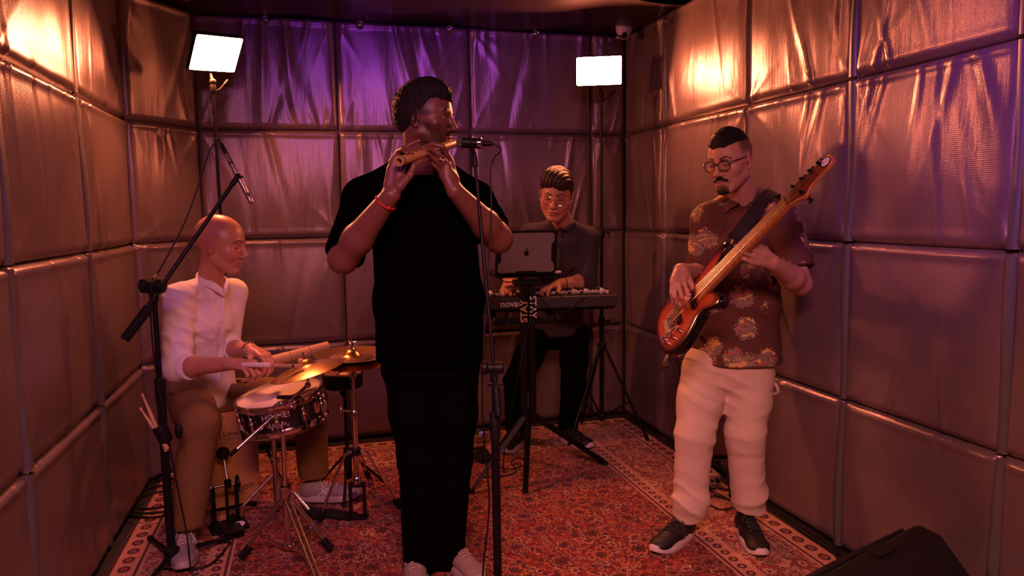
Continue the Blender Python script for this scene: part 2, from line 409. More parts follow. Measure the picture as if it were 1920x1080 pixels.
    field = mixc(mth('MULTIPLY', vine2, .8), field, CREAM)
    field = motif(field, q2, c2, (NAVY, CREAM, ORG, RED)); field = motif(field, q1, c1, (NAVY, ORG, (.34, .10, .05), DRED))
    # border: cream ground, dark rosettes in rows, guard stripes
    along = nd(nt, 'ShaderNodeMath', operation='ADD'); 
    isb = mth('LESS_THAN', db, mth('MINIMUM', dl, dr)); tcoord = mth('ADD', mth('MULTIPLY', isb, X), mth('MULTIPLY', mth('SUBTRACT', 1.0, isb), Y))
    def row(c, pitch, ra, rb, inner):
        fx = mth('DIVIDE', mth('SUBTRACT', mth('FRACT', mth('DIVIDE', tcoord, pitch)), .5), 1/pitch); fy = mth('SUBTRACT', d, c)
        q = mth('SQRT', mth('ADD', mth('POWER', mth('DIVIDE', fx, ra), 2.0), mth('POWER', mth('DIVIDE', fy, rb), 2.0)))
        return mth('MULTIPLY', mth('LESS_THAN', q, 1.0), mth('GREATER_THAN', q, inner))
    bord = mixc(mth('MULTIPLY', inside(q3, 1.0), .8), (.58, .32, .20), mixc(mth('GREATER_THAN', c3, .5), (.10, .03, .03), (.40, .08, .05)))
    bord = mixc(mth('MULTIPLY', vine, .8), bord, (.12, .04, .035))
    bord = motif(bord, q2, c2, ((.08, .025, .025), (.36, .06, .04), (.50, .20, .12), CREAM)); bord = motif(bord, q1, c1, ((.08, .025, .025), (.40, .07, .04), (.34, .05, .04), CREAM))
    guard = (.56, .27, .16)
    c = mixc(step(.46, d), bord, field)
    def stripe(a, b_, col): 
        nonlocal c
        c = mixc(band(a, b_), c, col)
    stripe(0, .018, (.05, .012, .012)); stripe(.018, .105, guard); stripe(.105, .117, (.09, .02, .018)); stripe(.117, .127, CREAM)
    c = mixc(row(.062, .082, .028, .024, .45), c, (.07, .018, .02)); c = mixc(row(.062, .082, .010, .008, .0), c, RED)
    stripe(.375, .387, CREAM); stripe(.387, .452, guard); stripe(.452, .464, (.09, .02, .018)); stripe(.464, .474, CREAM)
    c = mixc(row(.42, .06, .020, .019, .40), c, (.08, .018, .02))
    fz = nd(nt, 'ShaderNodeTexNoise', inp={'Scale': 260.0, 'Detail': 2.0}); L(geo.outputs['Position'], fz.inputs['Vector'])
    mr = nd(nt, 'ShaderNodeMapRange', inp={'From Min': .3, 'From Max': .7, 'To Min': .55, 'To Max': 1.15}); L(fz.outputs[0], mr.inputs[0])
    mul = nd(nt, 'ShaderNodeMix', data_type='RGBA', blend_type='MULTIPLY'); mul.inputs[0].default_value = 1; L(c, mul.inputs[6]); L(mr.outputs[0], mul.inputs[7])
    L(mul.outputs[2], b.inputs['Base Color']); b.inputs['Roughness'].default_value = .9; b.inputs['Specular IOR Level'].default_value = .15; b.inputs['Sheen Weight'].default_value = .15
    bp = nd(nt, 'ShaderNodeBump', inp={'Strength': .5, 'Distance': .003}); L(fz.outputs[0], bp.inputs['Height']); L(bp.outputs[0], b.inputs['Normal'])
    return m
RT = .010
mb = MB().box(((RX0+RX1)/2, (RY0+RY1)/2, RT/2), (RX1-RX0, RY1-RY0, RT), bev=.004)
tag(mb.build('persian_rug', rug_mat(), smooth=False), 'red patterned persian rug with cream border covering the floor', 'rug')
# ---------------------------------------------------------------- led panel lights on stands
M_DIFF = mat('lit_diffuser', (.9, .85, .8), .4, var=.01, emit=(PANEL_COL, PANEL_POW))
def led_light(c, face, roll, size, base, label, legs_az, pole_top):
    c = np.asarray(c, float); base = np.asarray(base, float)
    t = thing('led_panel_light', label, 'light', base, 'panel lights on tripods')
    R = basis(face); a = roll; R = R @ np.array([[math.cos(a), -math.sin(a), 0], [math.sin(a), math.cos(a), 0], [0, 0, 1]])
    sh = np.array([size[0], size[1]])
    def quad(sx, sy, r, n=5):
        q = []
        for cx, cy, a0 in ((1, 1, 0), (-1, 1, 90), (-1, -1, 180), (1, -1, 270)):
            for k in range(n):
                an = math.radians(a0+90*k/(n-1)); q.append((cx*(sx/2-r)+r*math.cos(an), cy*(sy/2-r)+r*math.sin(an)))
        return q
    MB().prism(quad(size[0]+.014, size[1]+.014, .014), .026, c-R[:, 2]*.016, R[:, 0], R[:, 1], .003).build('panel_housing', M_BLACKP, t)
    MB().prism(quad(size[0], size[1], .009), .006, c-R[:, 2]*.0057, R[:, 0], R[:, 1], .001).build('diffuser', M_DIFF, t)
    top = c-R[:, 1]*(size[1]/2+.03)-R[:, 2]*.03; pt = np.array([base[0], base[1], pole_top]); pt[:2] = pt[:2]
    MB().ball(pt+[0, 0, .05], .018).bar(pt+[0, 0, .05], top+[0, 0, .03], .008).lathe(pt, (0, 0, 1), [(.014, 0), (.016, .01), (.016, .03), (.011, .045)], 16).build('ball_head', M_BLACKP, t)
    hx = R[:, 0]
    mb = MB().tube([pt+[0, 0, .0], pt+hx*.035+[0, 0, .015], pt+hx*.075+[0, 0, .055]], .004, 8).bar(pt+hx*.06+[0, 0, .04], pt+hx*.082+[0, 0, .063], .007); mb.build('tilt_handle', M_BLACKP, t)
    z1, z2 = pole_top*.62, pole_top*.36
    MB().bar([base[0], base[1], z1], pt, .0085).build('pole', M_STEEL if False else M_BLACK, t)
    MB().bar([base[0], base[1], z2], [base[0], base[1], z1], .011).build('pole', M_BLACK, t)
    MB().bar([base[0], base[1], .10+RT], [base[0], base[1], z2], .0145).build('pole', M_BLACK, t)
    for z in (z1, z2):
        k = MB().lathe([base[0], base[1], z-.03], (0, 0, 1), [(.017, 0), (.019, .01), (.019, .045), (.015, .055)], 14).build('clamp_collar', M_BLACKP, t)
        MB().bar([base[0], base[1], z], np.array([base[0], base[1], z])+hx*.035, .004).ball(np.array([base[0], base[1], z])+hx*.042, .011).build('knob', M_BLACKP, k)
    zh = z2*.94-.12; hub = MB().lathe([base[0], base[1], zh-.02], (0, 0, 1), [(.018, 0), (.026, .01), (.026, .04), (.018, .05)], 14); hub.build('leg_hub', M_BLACKP, t)
    MB().lathe([base[0], base[1], .11+RT], (0, 0, 1), [(.018, 0), (.023, .008), (.023, .028), (.017, .036)], 14).build('brace_collar', M_BLACKP, t)
    for az in legs_az:
        a = math.radians(az); dr = np.array([math.cos(a), math.sin(a), 0]); foot = base+dr*.29; foot[2] = RT+.012; s = np.array([base[0], base[1], zh])+dr*.02
        lg = MB().bar(s, foot, .0085).build('leg', M_BLACK, t)
        MB().bar(foot+nrm(s-foot)*.035, foot, .0115).build('rubber_foot', M_RUBBER, lg)
        MB().bar(np.array([base[0], base[1], .13+RT])+dr*.02, s+(foot-s)*.58, .006).build('brace', M_BLACK, t)
    return t
pA = at(406, 102, Y=4.03)
led_light(pA, np.array([.70, -1.0, -1.1]), math.radians(5), (.240, .200), (pA[0]-.03, 4.07, RT), 'glowing white panel light on a black tripod behind the bald drummer', (215, 325, 85), at(387, 172, Y=4.07)[2])
pB = at(1123, 133, Y=4.02)
led_light(pB, np.array([-.42, -1, -.22]), 0.0, (.262, .160), (at(1128, 500, Y=4.06)[0], 4.06, RT), 'glowing white panel light on a black tripod beside the keyboard player', (205, 320, 95), at(1124, 190, Y=4.06)[2])
# dome camera on the ceiling corner
p = at(1170, 52, Y=4.25); t = thing('dome_camera', 'small white dome security camera at the ceiling corner', 'camera', (p[0], p[1], ZC-.13))
M_CAMW = mat('white_plastic', (.62, .58, .60), .4)
zc = ZC-.035
MB().lathe((p[0], p[1], zc), (0, 0, -1), [(.052, -.02), (.052, .0), (.048, .03), (.046, .035)], 24).build('housing', M_CAMW, t)
e = MB().ball((p[0], p[1], zc-.035), .043, 18).build('dome', M_CAMW, t)
MB().lathe((p[0]-.01, p[1]-.028, zc-.055), (-.3, -.8, -.55), [(.018, 0), (.018, .012), (.012, .018)], 16).build('lens', M_BLACKP, t)
MB().ball((p[0]-.045, p[1]-.02, zc-.07), .016).build('sensor', M_STEEL, t)
# ---------------------------------------------------------------- smooth solid modelling: fields and surface nets
def A3(*p): return np.array(p, float)
class Prim:
    __slots__ = ('f', 'lo', 'hi')
    def __init__(s, f, lo, hi): s.f = f; s.lo = np.asarray(lo, float); s.hi = np.asarray(hi, float)
def cone(a, b, ra, rb=None):
    a = np.asarray(a, float); b = np.asarray(b, float); rb = ra if rb is None else rb; ab = b-a; L2 = ab @ ab+1e-12
    def f(X, Y, Z):
        x, y, z = X-a[0], Y-a[1], Z-a[2]; t = np.clip((x*ab[0]+y*ab[1]+z*ab[2])/L2, 0, 1)
        return np.sqrt((x-t*ab[0])**2+(y-t*ab[1])**2+(z-t*ab[2])**2)-(ra+(rb-ra)*t)
    m = max(ra, rb); return Prim(f, np.minimum(a, b)-m, np.maximum(a, b)+m)
def ell(c, r, R=None):
    c = np.asarray(c, float); r = np.asarray(r, float); R = np.eye(3) if R is None else np.asarray(R)
    def f(X, Y, Z):
        x, y, z = X-c[0], Y-c[1], Z-c[2]; k0 = 0; k1 = 0
        for i in range(3):
            u = x*R[0, i]+y*R[1, i]+z*R[2, i]; k0 = k0+(u/r[i])**2; k1 = k1+(u/r[i]**2)**2
        k0 = np.sqrt(k0); return k0*(k0-1)/(np.sqrt(k1)+1e-9)
    e = np.sqrt(((R*r)**2).sum(1)); return Prim(f, c-e, c+e)
def econe(a, b, w1, w2, side, cap=.7):
    "elliptic cone: w = (half width along side, half depth)"
    a = np.asarray(a, float); b = np.asarray(b, float); n = b-a; L = np.linalg.norm(n); n = n/L; sd = nrm(np.asarray(side)-n*(n @ np.asarray(side))); fr = np.cross(n, sd)
    def f(X, Y, Z):
        x, y, z = X-a[0], Y-a[1], Z-a[2]; s = x*n[0]+y*n[1]+z*n[2]; t = np.clip(s/L, 0, 1); t = t*t*(3-2*t)*.5+t*.5
        u = x*sd[0]+y*sd[1]+z*sd[2]; v = x*fr[0]+y*fr[1]+z*fr[2]; w = w1[0]+(w2[0]-w1[0])*t; d = w1[1]+(w2[1]-w1[1])*t
        e = np.maximum(np.maximum(s-L, -s), 0); m = np.minimum(w, d)
        q2 = (u/w)**2+(v/d)**2; rad = np.sqrt(u*u+v*v); q = np.sqrt(q2+1e-8); qq = np.sqrt(q2+(e/(m*cap))**2)
        mm = np.where(q > .2, np.minimum(rad/q, 9), m); return (qq-1)*mm
    M = max(w1[0], w2[0], w1[1], w2[1])*1.05; return Prim(f, np.minimum(a, b)-M, np.maximum(a, b)+M)
def rbox(c, half, R, r):
    c = np.asarray(c, float); half = np.asarray(half, float)-r; R = np.asarray(R)
    def f(X, Y, Z):
        x, y, z = X-c[0], Y-c[1], Z-c[2]; q = [np.abs(x*R[0, i]+y*R[1, i]+z*R[2, i])-half[i] for i in range(3)]
        o = np.sqrt(sum(np.maximum(k, 0)**2 for k in q)); return o+np.minimum(np.maximum(np.maximum(q[0], q[1]), q[2]), 0)-r
    e = np.abs(R) @ (half+r); return Prim(f, c-e, c+e)
class Field:
    def __init__(s, lo, hi, h):
        s.lo = np.asarray(lo, float); s.h = h; n = np.ceil((np.asarray(hi)-s.lo)/h).astype(int)+1
        s.ax = [(s.lo[i]+h*np.arange(n[i])).astype(np.float32) for i in range(3)]; s.v = np.full(tuple(n), .08, np.float32)
    def sub(s, lo, hi):
        sl = []
        for i in range(3):
            a = int(np.floor((lo[i]-s.lo[i])/s.h)); b = int(np.ceil((hi[i]-s.lo[i])/s.h))+1
            a = max(a, 0); b = min(b, len(s.ax[i]))
            if b <= a: return None, None
            sl.append(slice(a, b))
        g = (s.ax[0][sl[0]][:, None, None], s.ax[1][sl[1]][None, :, None], s.ax[2][sl[2]][None, None, :]); return tuple(sl), g
    def op(s, pr, k=.01, mode='u'):
        m = k+.03+2*s.h; sl, g = s.sub(pr.lo-m, pr.hi+m)
        if sl is None: return
        d = pr.f(*g).astype(np.float32); v = s.v[sl]
        if mode == 'u':
            hh = np.clip(.5+.5*(v-d)/k, 0, 1); s.v[sl] = v+(d-v)*hh-k*hh*(1-hh)
        else:   # smooth subtract
            hh = np.clip(.5-.5*(v+d)/k, 0, 1); s.v[sl] = v+(-d-v)*hh+k*hh*(1-hh)
    def cut(s, c, n, r):
        "remove what lies beyond the plane (c, n) within distance r of c"
        c = np.asarray(c, float); n = nrm(n); sl, g = s.sub(c-r, c+r)
        if sl is None: return
        x, y, z = g[0]-c[0], g[1]-c[1], g[2]-c[2]; d = np.maximum(-(x*n[0]+y*n[1]+z*n[2]), np.sqrt(x*x+y*y+z*z)-r)
        s.v[sl] = np.maximum(s.v[sl], -d)
    def disp(s, fn):
        m = np.where(np.abs(s.v) < .035); P = np.stack([s.ax[i][m[i]] for i in range(3)], 1); s.v[m] += fn(P).astype(np.float32)
    def shell(s, th): s.v = np.maximum(s.v, -(s.v+th))
    def mesh(s, smooth=2):
        v = s.v; ins = v < 0; n = np.array(v.shape); c = np.zeros(tuple(n-1), np.int8)
        cs = [(i, j, k) for i in (0, 1) for j in (0, 1) for k in (0, 1)]
        def sl(a): return tuple(slice(a[i], n[i]-1+a[i]) for i in range(3))
        for a in cs: c += ins[sl(a)]
        act = (c > 0) & (c < 8); I = np.argwhere(act); ids = np.full(act.shape, -1, np.int64); ids[act] = np.arange(len(I))
        acc = np.zeros((len(I), 3)); cnt = np.zeros(len(I))
        for a in cs:
            for d in range(3):
                if a[d]: continue
                b = list(a); b[d] = 1
                va = v[I[:, 0]+a[0], I[:, 1]+a[1], I[:, 2]+a[2]]; vb = v[I[:, 0]+b[0], I[:, 1]+b[1], I[:, 2]+b[2]]
                m = (va < 0) != (vb < 0); t = va[m]/(va[m]-vb[m]); p = np.tile(np.array(a, float), (m.sum(), 1)); p[:, d] = t; acc[m] += p; cnt[m] += 1
        V = s.lo+s.h*(I+acc/cnt[:, None]); Fs = []
        for d in range(3):
            e1, e2 = [(1, 2), (2, 0), (0, 1)][d]
            a = [slice(None)]*3; b = [slice(None)]*3; a[d] = slice(0, n[d]-1); b[d] = slice(1, n[d])
            ch = ins[tuple(a)] != ins[tuple(b)]; E = np.argwhere(ch)
            ok = (E[:, e1] > 0) & (E[:, e2] > 0) & (E[:, e1] < n[e1]-1) & (E[:, e2] < n[e2]-1); E = E[ok]
            if not len(E): continue
            q = []
            for (o1, o2) in ((-1, -1), (0, -1), (0, 0), (-1, 0)):
                K = E.copy(); K[:, e1] += o1; K[:, e2] += o2; q.append(ids[K[:, 0], K[:, 1], K[:, 2]])
            q = np.stack(q, 1); fl = ~ins[E[:, 0], E[:, 1], E[:, 2]]; q[fl] = q[fl][:, ::-1]; Fs.append(q)
        Q = np.concatenate(Fs) if Fs else np.zeros((0, 4), int); Q = Q[(Q >= 0).all(1)]
        if smooth and len(Q):
            e = np.concatenate([Q[:, [i, (i+1) % 4]] for i in range(4)]); i, j = e[:, 0], e[:, 1]; deg = np.bincount(i, minlength=len(V))+np.bincount(j, minlength=len(V))+1e-9
            for it in range(smooth):
                for lam in (.5, -.42):
                    sm = np.stack([np.bincount(i, V[j, k], len(V))+np.bincount(j, V[i, k], len(V)) for k in range(3)], 1)/deg[:, None]; V = V+lam*(sm-V)
        return V, Q
def merge(parts):
    V, Q, n = [], [], 0
    for v, q in parts: V.append(v); Q.append(q+n); n += len(v)
    return np.concatenate(V), np.concatenate(Q)
def bounds(prims, pad):
    return np.min([p.lo for p, *_ in prims], 0)-pad, np.max([p.hi for p, *_ in prims], 0)+pad
def solid(prims, h, pad=.02, lo=None, hi=None, disp=None, th=0, cuts=(), smooth=2, post=None):
    "prims: (prim, k, mode) in order"
    l, u = bounds([p for p in prims if p[2] == 'u'], pad)
    if lo is not None: l = np.maximum(l, lo)
    if hi is not None: u = np.minimum(u, hi)
    fd = Field(l, u, h)
    for p, k, m in prims: fd.op(p, k, m)
    if disp: fd.disp(disp)
    if th: fd.shell(th)
    for c in cuts: fd.cut(*c)
    if post: post(fd)
    return fd.mesh(smooth)
def U(p, k=.01): return (p, k, 'u')
def S(p, k=.01): return (p, k, 's')
_rs = np.random.RandomState(5)
_ND = [(_rs.randn(14, 3)/np.linalg.norm(_rs.randn(14, 3), axis=1)[:, None].clip(.6), _rs.rand(14)*6.28) for _ in range(4)]
def noise(P, fr, k=0):
    D, ph = _ND[k % 4]; s = 0
    for i in range(14): s = s+np.sin(P @ (D[i]*fr*(.6+.8*i/14))+ph[i])
    return s/5.0
def folds(dirs):
    "cloth folds: list of (centre, radius, stripe direction, wavelength, amplitude)"
    def f(P):
        d = 0
        for c, r, n, wl, a in dirs:
            w = np.exp(-((P-np.asarray(c))**2).sum(1)/(r*r)); n = nrm(n); ph = P @ n*(2*math.pi/wl)+3.2*noise(P, 7, 1)+1.2*noise(P, 17, 3); m = np.clip(.55+.6*noise(P, 11, 0), 0, 1.3); sn = np.sin(ph); d = d-a*w*m*(np.exp(1.6*(sn-1))*1.6-.5)
        return d-.0008*noise(P, 26, 2)
    return f
# ---------------------------------------------------------------- people
from mathutils.bvhtree import BVHTree
def skin(col, name, rough=.45):
    return mat(name, col, rough, var=.10, scale=45, bump=.12, bscale=420, vcol=True, sss=.12, spec=.45)
class Fr:
    def __init__(s, o, f, up=(0, 0, 1), sc=1.0, roll=0.0):
        y = nrm(f); up = np.asarray(up, float); z = nrm(up-y*(up @ y)); x = np.cross(y, z)
        c, q = math.cos(roll), math.sin(roll); x, z = c*x+q*z, c*z-q*x
        s.o = np.asarray(o, float); s.R = np.stack([x, y, z], 1); s.s = sc
    def p(s, x, y, z): return s.o+s.s*(s.R @ A3(x, y, z))
    def loc(s, V): return (np.asarray(V)-s.o) @ s.R/s.s
    def cone(s, a, b, ra, rb=None): return cone(s.p(*a), s.p(*b), ra*s.s, (ra if rb is None else rb)*s.s)
    def ell(s, c, r, rot=None): return ell(s.p(*c), np.asarray(r)*s.s, s.R if rot is None else s.R @ rot)
def rx(a): c, s = math.cos(a), math.sin(a); return np.array([[1, 0, 0], [0, c, -s], [0, s, c]])
def ry(a): c, s = math.cos(a), math.sin(a); return np.array([[c, 0, s], [0, 1, 0], [-s, 0, c]])
def rz(a): c, s = math.cos(a), math.sin(a); return np.array([[c, -s, 0], [s, c, 0], [0, 0, 1]])
def head_prims(g, jaw=1.0, nose=1.0, cheek=1.0, smile=0.0, lips=1.0, brow=1.0, open_mouth=0.0):
    o = [U(g.ell((0, -.014, .034), (.0755, .099, .088)), .01), U(g.ell((0, .018, .010), (.066, .070, .085)), .03),
         U(g.ell((0, .028, -.045), (.056*jaw, .058, .066)), .03)]
    for s in (-1, 1):
        o += [U(g.cone((s*.051*jaw, -.002, -.055), (s*.018, .066, -.101), .020, .016), .022), U(g.ell((s*.045, .052, -.022), (.021*cheek, .022, .020)), .02)]
    o += [U(g.ell((0, .070, -.100), (.020*jaw, .017, .015)), .014), U(g.cone((-.034, .074, .022), (.034, .074, .022), .0125*brow), .012),
          U(g.ell((0, .074, -.066), (.027, .017, .020)), .014)]
    for s in (-1, 1):
        o += [S(g.ell((s*.031, .095, .002), (.0175, .015, .0105)), .012), U(g.ell((s*.0315, .0715, .002), (.0135, .0132, .0118)), .004),
              U(g.cone((s*.016, .0845, .006), (s*.044, .0765, .005), .0026), .004)]
    o += [U(g.cone((0, .0855, .012), (0, .106, -.030), .0078, .0105*nose), .007), U(g.ell((0, .1065, -.033), (.0115*nose, .010, .0095)), .006)]
    for s in (-1, 1):
        o += [U(g.ell((s*.0125*nose, .094, -.038), (.0085*nose, .0105, .0075)), .005), S(g.ell((s*.0065*nose, .0985, -.0455), (.0035, .005, .003)), .003)]
    o += [U(g.ell((0, .0885, -.0625), (.0215+.006*smile, .0095, .0058*lips)), .004), U(g.ell((0, .0875, -.0745), (.0185+.004*smile, .0098, .0068*lips)), .004)]
    cz = .006*smile
    o += [S(g.cone((-.024-.004*smile, .088, -.068+cz), (0, .0985, -.0685), .0016+.002*open_mouth), .003), S(g.cone((.024+.004*smile, .088, -.068+cz), (0, .0985, -.0685), .0016+.002*open_mouth), .003)]
    if smile:
        for s in (-1, 1): o += [S(g.cone((s*.020, .093, -.044), (s*.036, .080, -.066), .0022), .008), U(g.ell((s*.042, .058, -.038), (.018, .018, .018)), .015)]
    for s in (-1, 1):
        E = rz(s*-.30) @ rx(-.18)
        o += [U(g.ell((s*.0785, -.012, -.004), (.0065, .0175, .031), E), .006), U(g.ell((s*.0765, -.006, -.030), (.007, .010, .011), E), .005),
              S(g.ell((s*.0855, -.009, -.004), (.0055, .0095, .018), E), .004), U(g.ell((s*.082, -.008, .004), (.003, .003, .012), E), .003)]
    return o
def face_color(g, V, base, lips=(.42, .10, .08), stubble=0.0, brows=True, eyes='down', hairc=(.012, .008, .007), gaze=0.0, stub_z=-.03, scalp=0.0, scalp_fn=None, goatee=False):
    L = g.loc(V); x, y, z = L.T; C = np.tile(np.asarray(base), (len(V), 1)); ax = np.abs(x)
    front = y > .045
    def mixm(m, c, a=1.0):
        m = np.clip(m, 0, 1)[:, None]*a; C[:] = C*(1-m)+np.asarray(c)*m
    # warmth on ears, nose and cheeks
    mixm(np.exp(-((ax-.045)**2+(z+.03)**2)/.0008)*front, np.asarray(base)*[1.12, .86, .82], .6)
    mixm((ax > .079)*1.0, np.asarray(base)*[1.1, .82, .78], .6)
    lm = ((x/.0245)**2+((z+.0685)/.0125)**2 < 1) & (y > .082); mixm(lm*1.0, lips, .75)
    mixm(((np.abs(z+.0685) < .0018) & (ax < .022) & (y > .078))*1.0, np.asarray(lips)*.25, .9)
    if stubble:
        n = .75+.25*noise(V, 900, 0)
        m = np.clip((stub_z-z)/.014, 0, 1)*np.clip((.095-np.abs(y-.02))/.02, 0, 1)*(~lm)*np.clip((y+.01)/.03, 0, 1)
        m = np.maximum(m, ((z < -.043) & (z > -.060) & (ax < .032) & (y > .07))*1.0*(~lm)); m *= 1-np.exp(-((ax-.040)/.016)**2-((z+.030)/.018)**2)*(y > .045)
        mixm(m*n*(z > -.13), hairc, stubble)
    if goatee:
        m = ((z < -.086) & (ax < .028) & (y > .03) & (z > -.125))*1.0; mixm(m, hairc, .9)
    if scalp_fn is not None: mixm(scalp_fn(x, y, z), hairc, scalp)
    if brows:
        cz = .0235+.006*np.exp(-((ax-.036)/.012)**2)-.004*(ax > .046); bm = (np.abs(z-cz) < .0042-.0014*(ax > .042)) & (ax > .011) & (ax < .053) & (y > .058); mixm(bm*1.0, hairc, .85)
    ex = ax-.0315; ey = (z-.002); near = (ex**2+ey**2 < .0145**2) & (y > .062)
    if eyes == 'down':
        mixm((near & (np.abs(ey+.0052+.10*ex**2/.012) < .0019) & (np.abs(ex) < .0125))*1.0, (.02, .01, .01), .95)
    else:
        op = ((ex/.0125)**2+((ey+.0005)/.0046)**2 < 1) & (y > .066); mixm(op*1.0, (.55, .48, .44), 1); gx = np.sign(x)*ex-gaze
        mixm((op & (gx**2+ey**2 < .0052**2))*1.0, (.012, .007, .006), 1)
        mixm((near & (np.abs(ey-.0042+.12*ex**2/.012) < .0016) & (np.abs(ex) < .0135))*1.0, (.015, .008, .008), .95)
    return np.clip(C, 0, 1)
def hand_prims(w, knuck, fingers, thumb, fs=1.0, n=None):
    "w wrist; knuck index..little; fingers: per finger [pip, dip, tip]; thumb [base, mcp, ip, tip]"
    w = np.asarray(w, float); o = []; K = [np.asarray(k, float) for k in knuck]; mid = sum(K)/4; T = [np.asarray(t, float) for t in thumb]
    s = nrm(K[0]-K[3])
    for i, k in enumerate(K):
        st = w+s*(.014, .005, -.005, -.013)[i]*fs; o.append(U(cone(st, k, .0135*fs, (.0108, .0112, .0105, .0095)[i]*fs), .013))
    o.append(U(cone(w+(mid-w)*.35+s*.018, w+(mid-w)*.62+s*.012, .015*fs, .013*fs), .014)); o.append(U(cone(w+(mid-w)*.3-s*.014, w+(mid-w)*.7-s*.018, .0135*fs, .011*fs), .014))
    o.append(U(cone(T[0], T[1], .0145*fs, .0118*fs), .014)); o.append(U(cone(T[1], T[2], .0112*fs, .0098*fs), .004)); o.append(U(cone(T[2], T[3], .0098*fs, .0078*fs), .003))
    for i, (k, c) in enumerate(zip(K, fingers)):
        r = ((.0098, .0088, .0080, .0068), (.0100, .0090, .0082, .0070), (.0096, .0086, .0078, .0066), (.0085, .0076, .0069, .0060))[i]; pts = [k]+[np.asarray(q, float) for q in c]
        for j in range(3): o.append(U(cone(pts[j], pts[j+1], r[j]*fs, r[j+1]*fs), .0035))
    return o
def auto_hand(w, d, n, tside, curl=(.5, .6, .4), spread=.06, fs=1.0, thumb_in=.5, curls=None):
    "d along the hand, n out of the palm, tside = +-1 for the thumb side along d x n"
    d = nrm(d); n = nrm(np.asarray(n)-d*(d @ np.asarray(n))); s = np.cross(d, n)*tside; w = np.asarray(w, float); K = []; Fg = []
    for i in range(4):
        off = (.030, .010, -.010, -.028)[i]; K.append(w+fs*(d*(.092, .094, .089, .080)[i]+s*off))
        a = 0; p = K[-1]; c = []; cu = curl if curls is None else curls[i]; sp = spread*(1.5, .5, -.5, -1.5)[i]
        for j in range(3):
            a += cu[j]; dd = nrm((d*math.cos(a)+n*math.sin(a))+s*sp); p = p+fs*dd*((.043, .027, .022), (.047, .030, .023), (.043, .028, .022), (.034, .021, .019))[i][j]; c.append(p)
        Fg.append(c)
    b = w+fs*(d*.022+s*.022+n*.006); m = b+fs*nrm(d*.75+s*.65+n*thumb_in*.8)*.042; i_ = m+fs*nrm(d*.9+s*.25+n*thumb_in)*.033; t = i_+fs*nrm(d*.95+s*.0+n*thumb_in*1.1)*.026
    return hand_prims(w, K, Fg, [b, m, i_, t], fs)
def arm_prims(sh, el, wr, r=(.050, .041, .043, .027)):
    sh, el, wr = map(lambda q: np.asarray(q, float), (sh, el, wr))
    return [U(cone(sh, el, r[0], r[1]), .02), U(cone(el, el+(wr-el)*.32, r[1], r[2]), .02), U(cone(el+(wr-el)*.32, wr, r[2], r[3]), .02)]
def set_col(o, C):
    a = o.data.color_attributes.new('Col', 'FLOAT_COLOR', 'POINT'); c4 = np.ones((len(C), 4), np.float32); c4[:, :3] = C; a.data.foreach_set('color', c4.ravel())
def garment(name, prims, material, parent, h=.006, th=.006, disp=None, cuts=(), post=None, smooth=3, **kw):
    V, Q = solid(prims, h, pad=.03, disp=disp, th=max(th, 2.5*h), cuts=cuts, post=post, smooth=smooth); return mesh_obj(name, V, Q, material, parent, sharp=None)
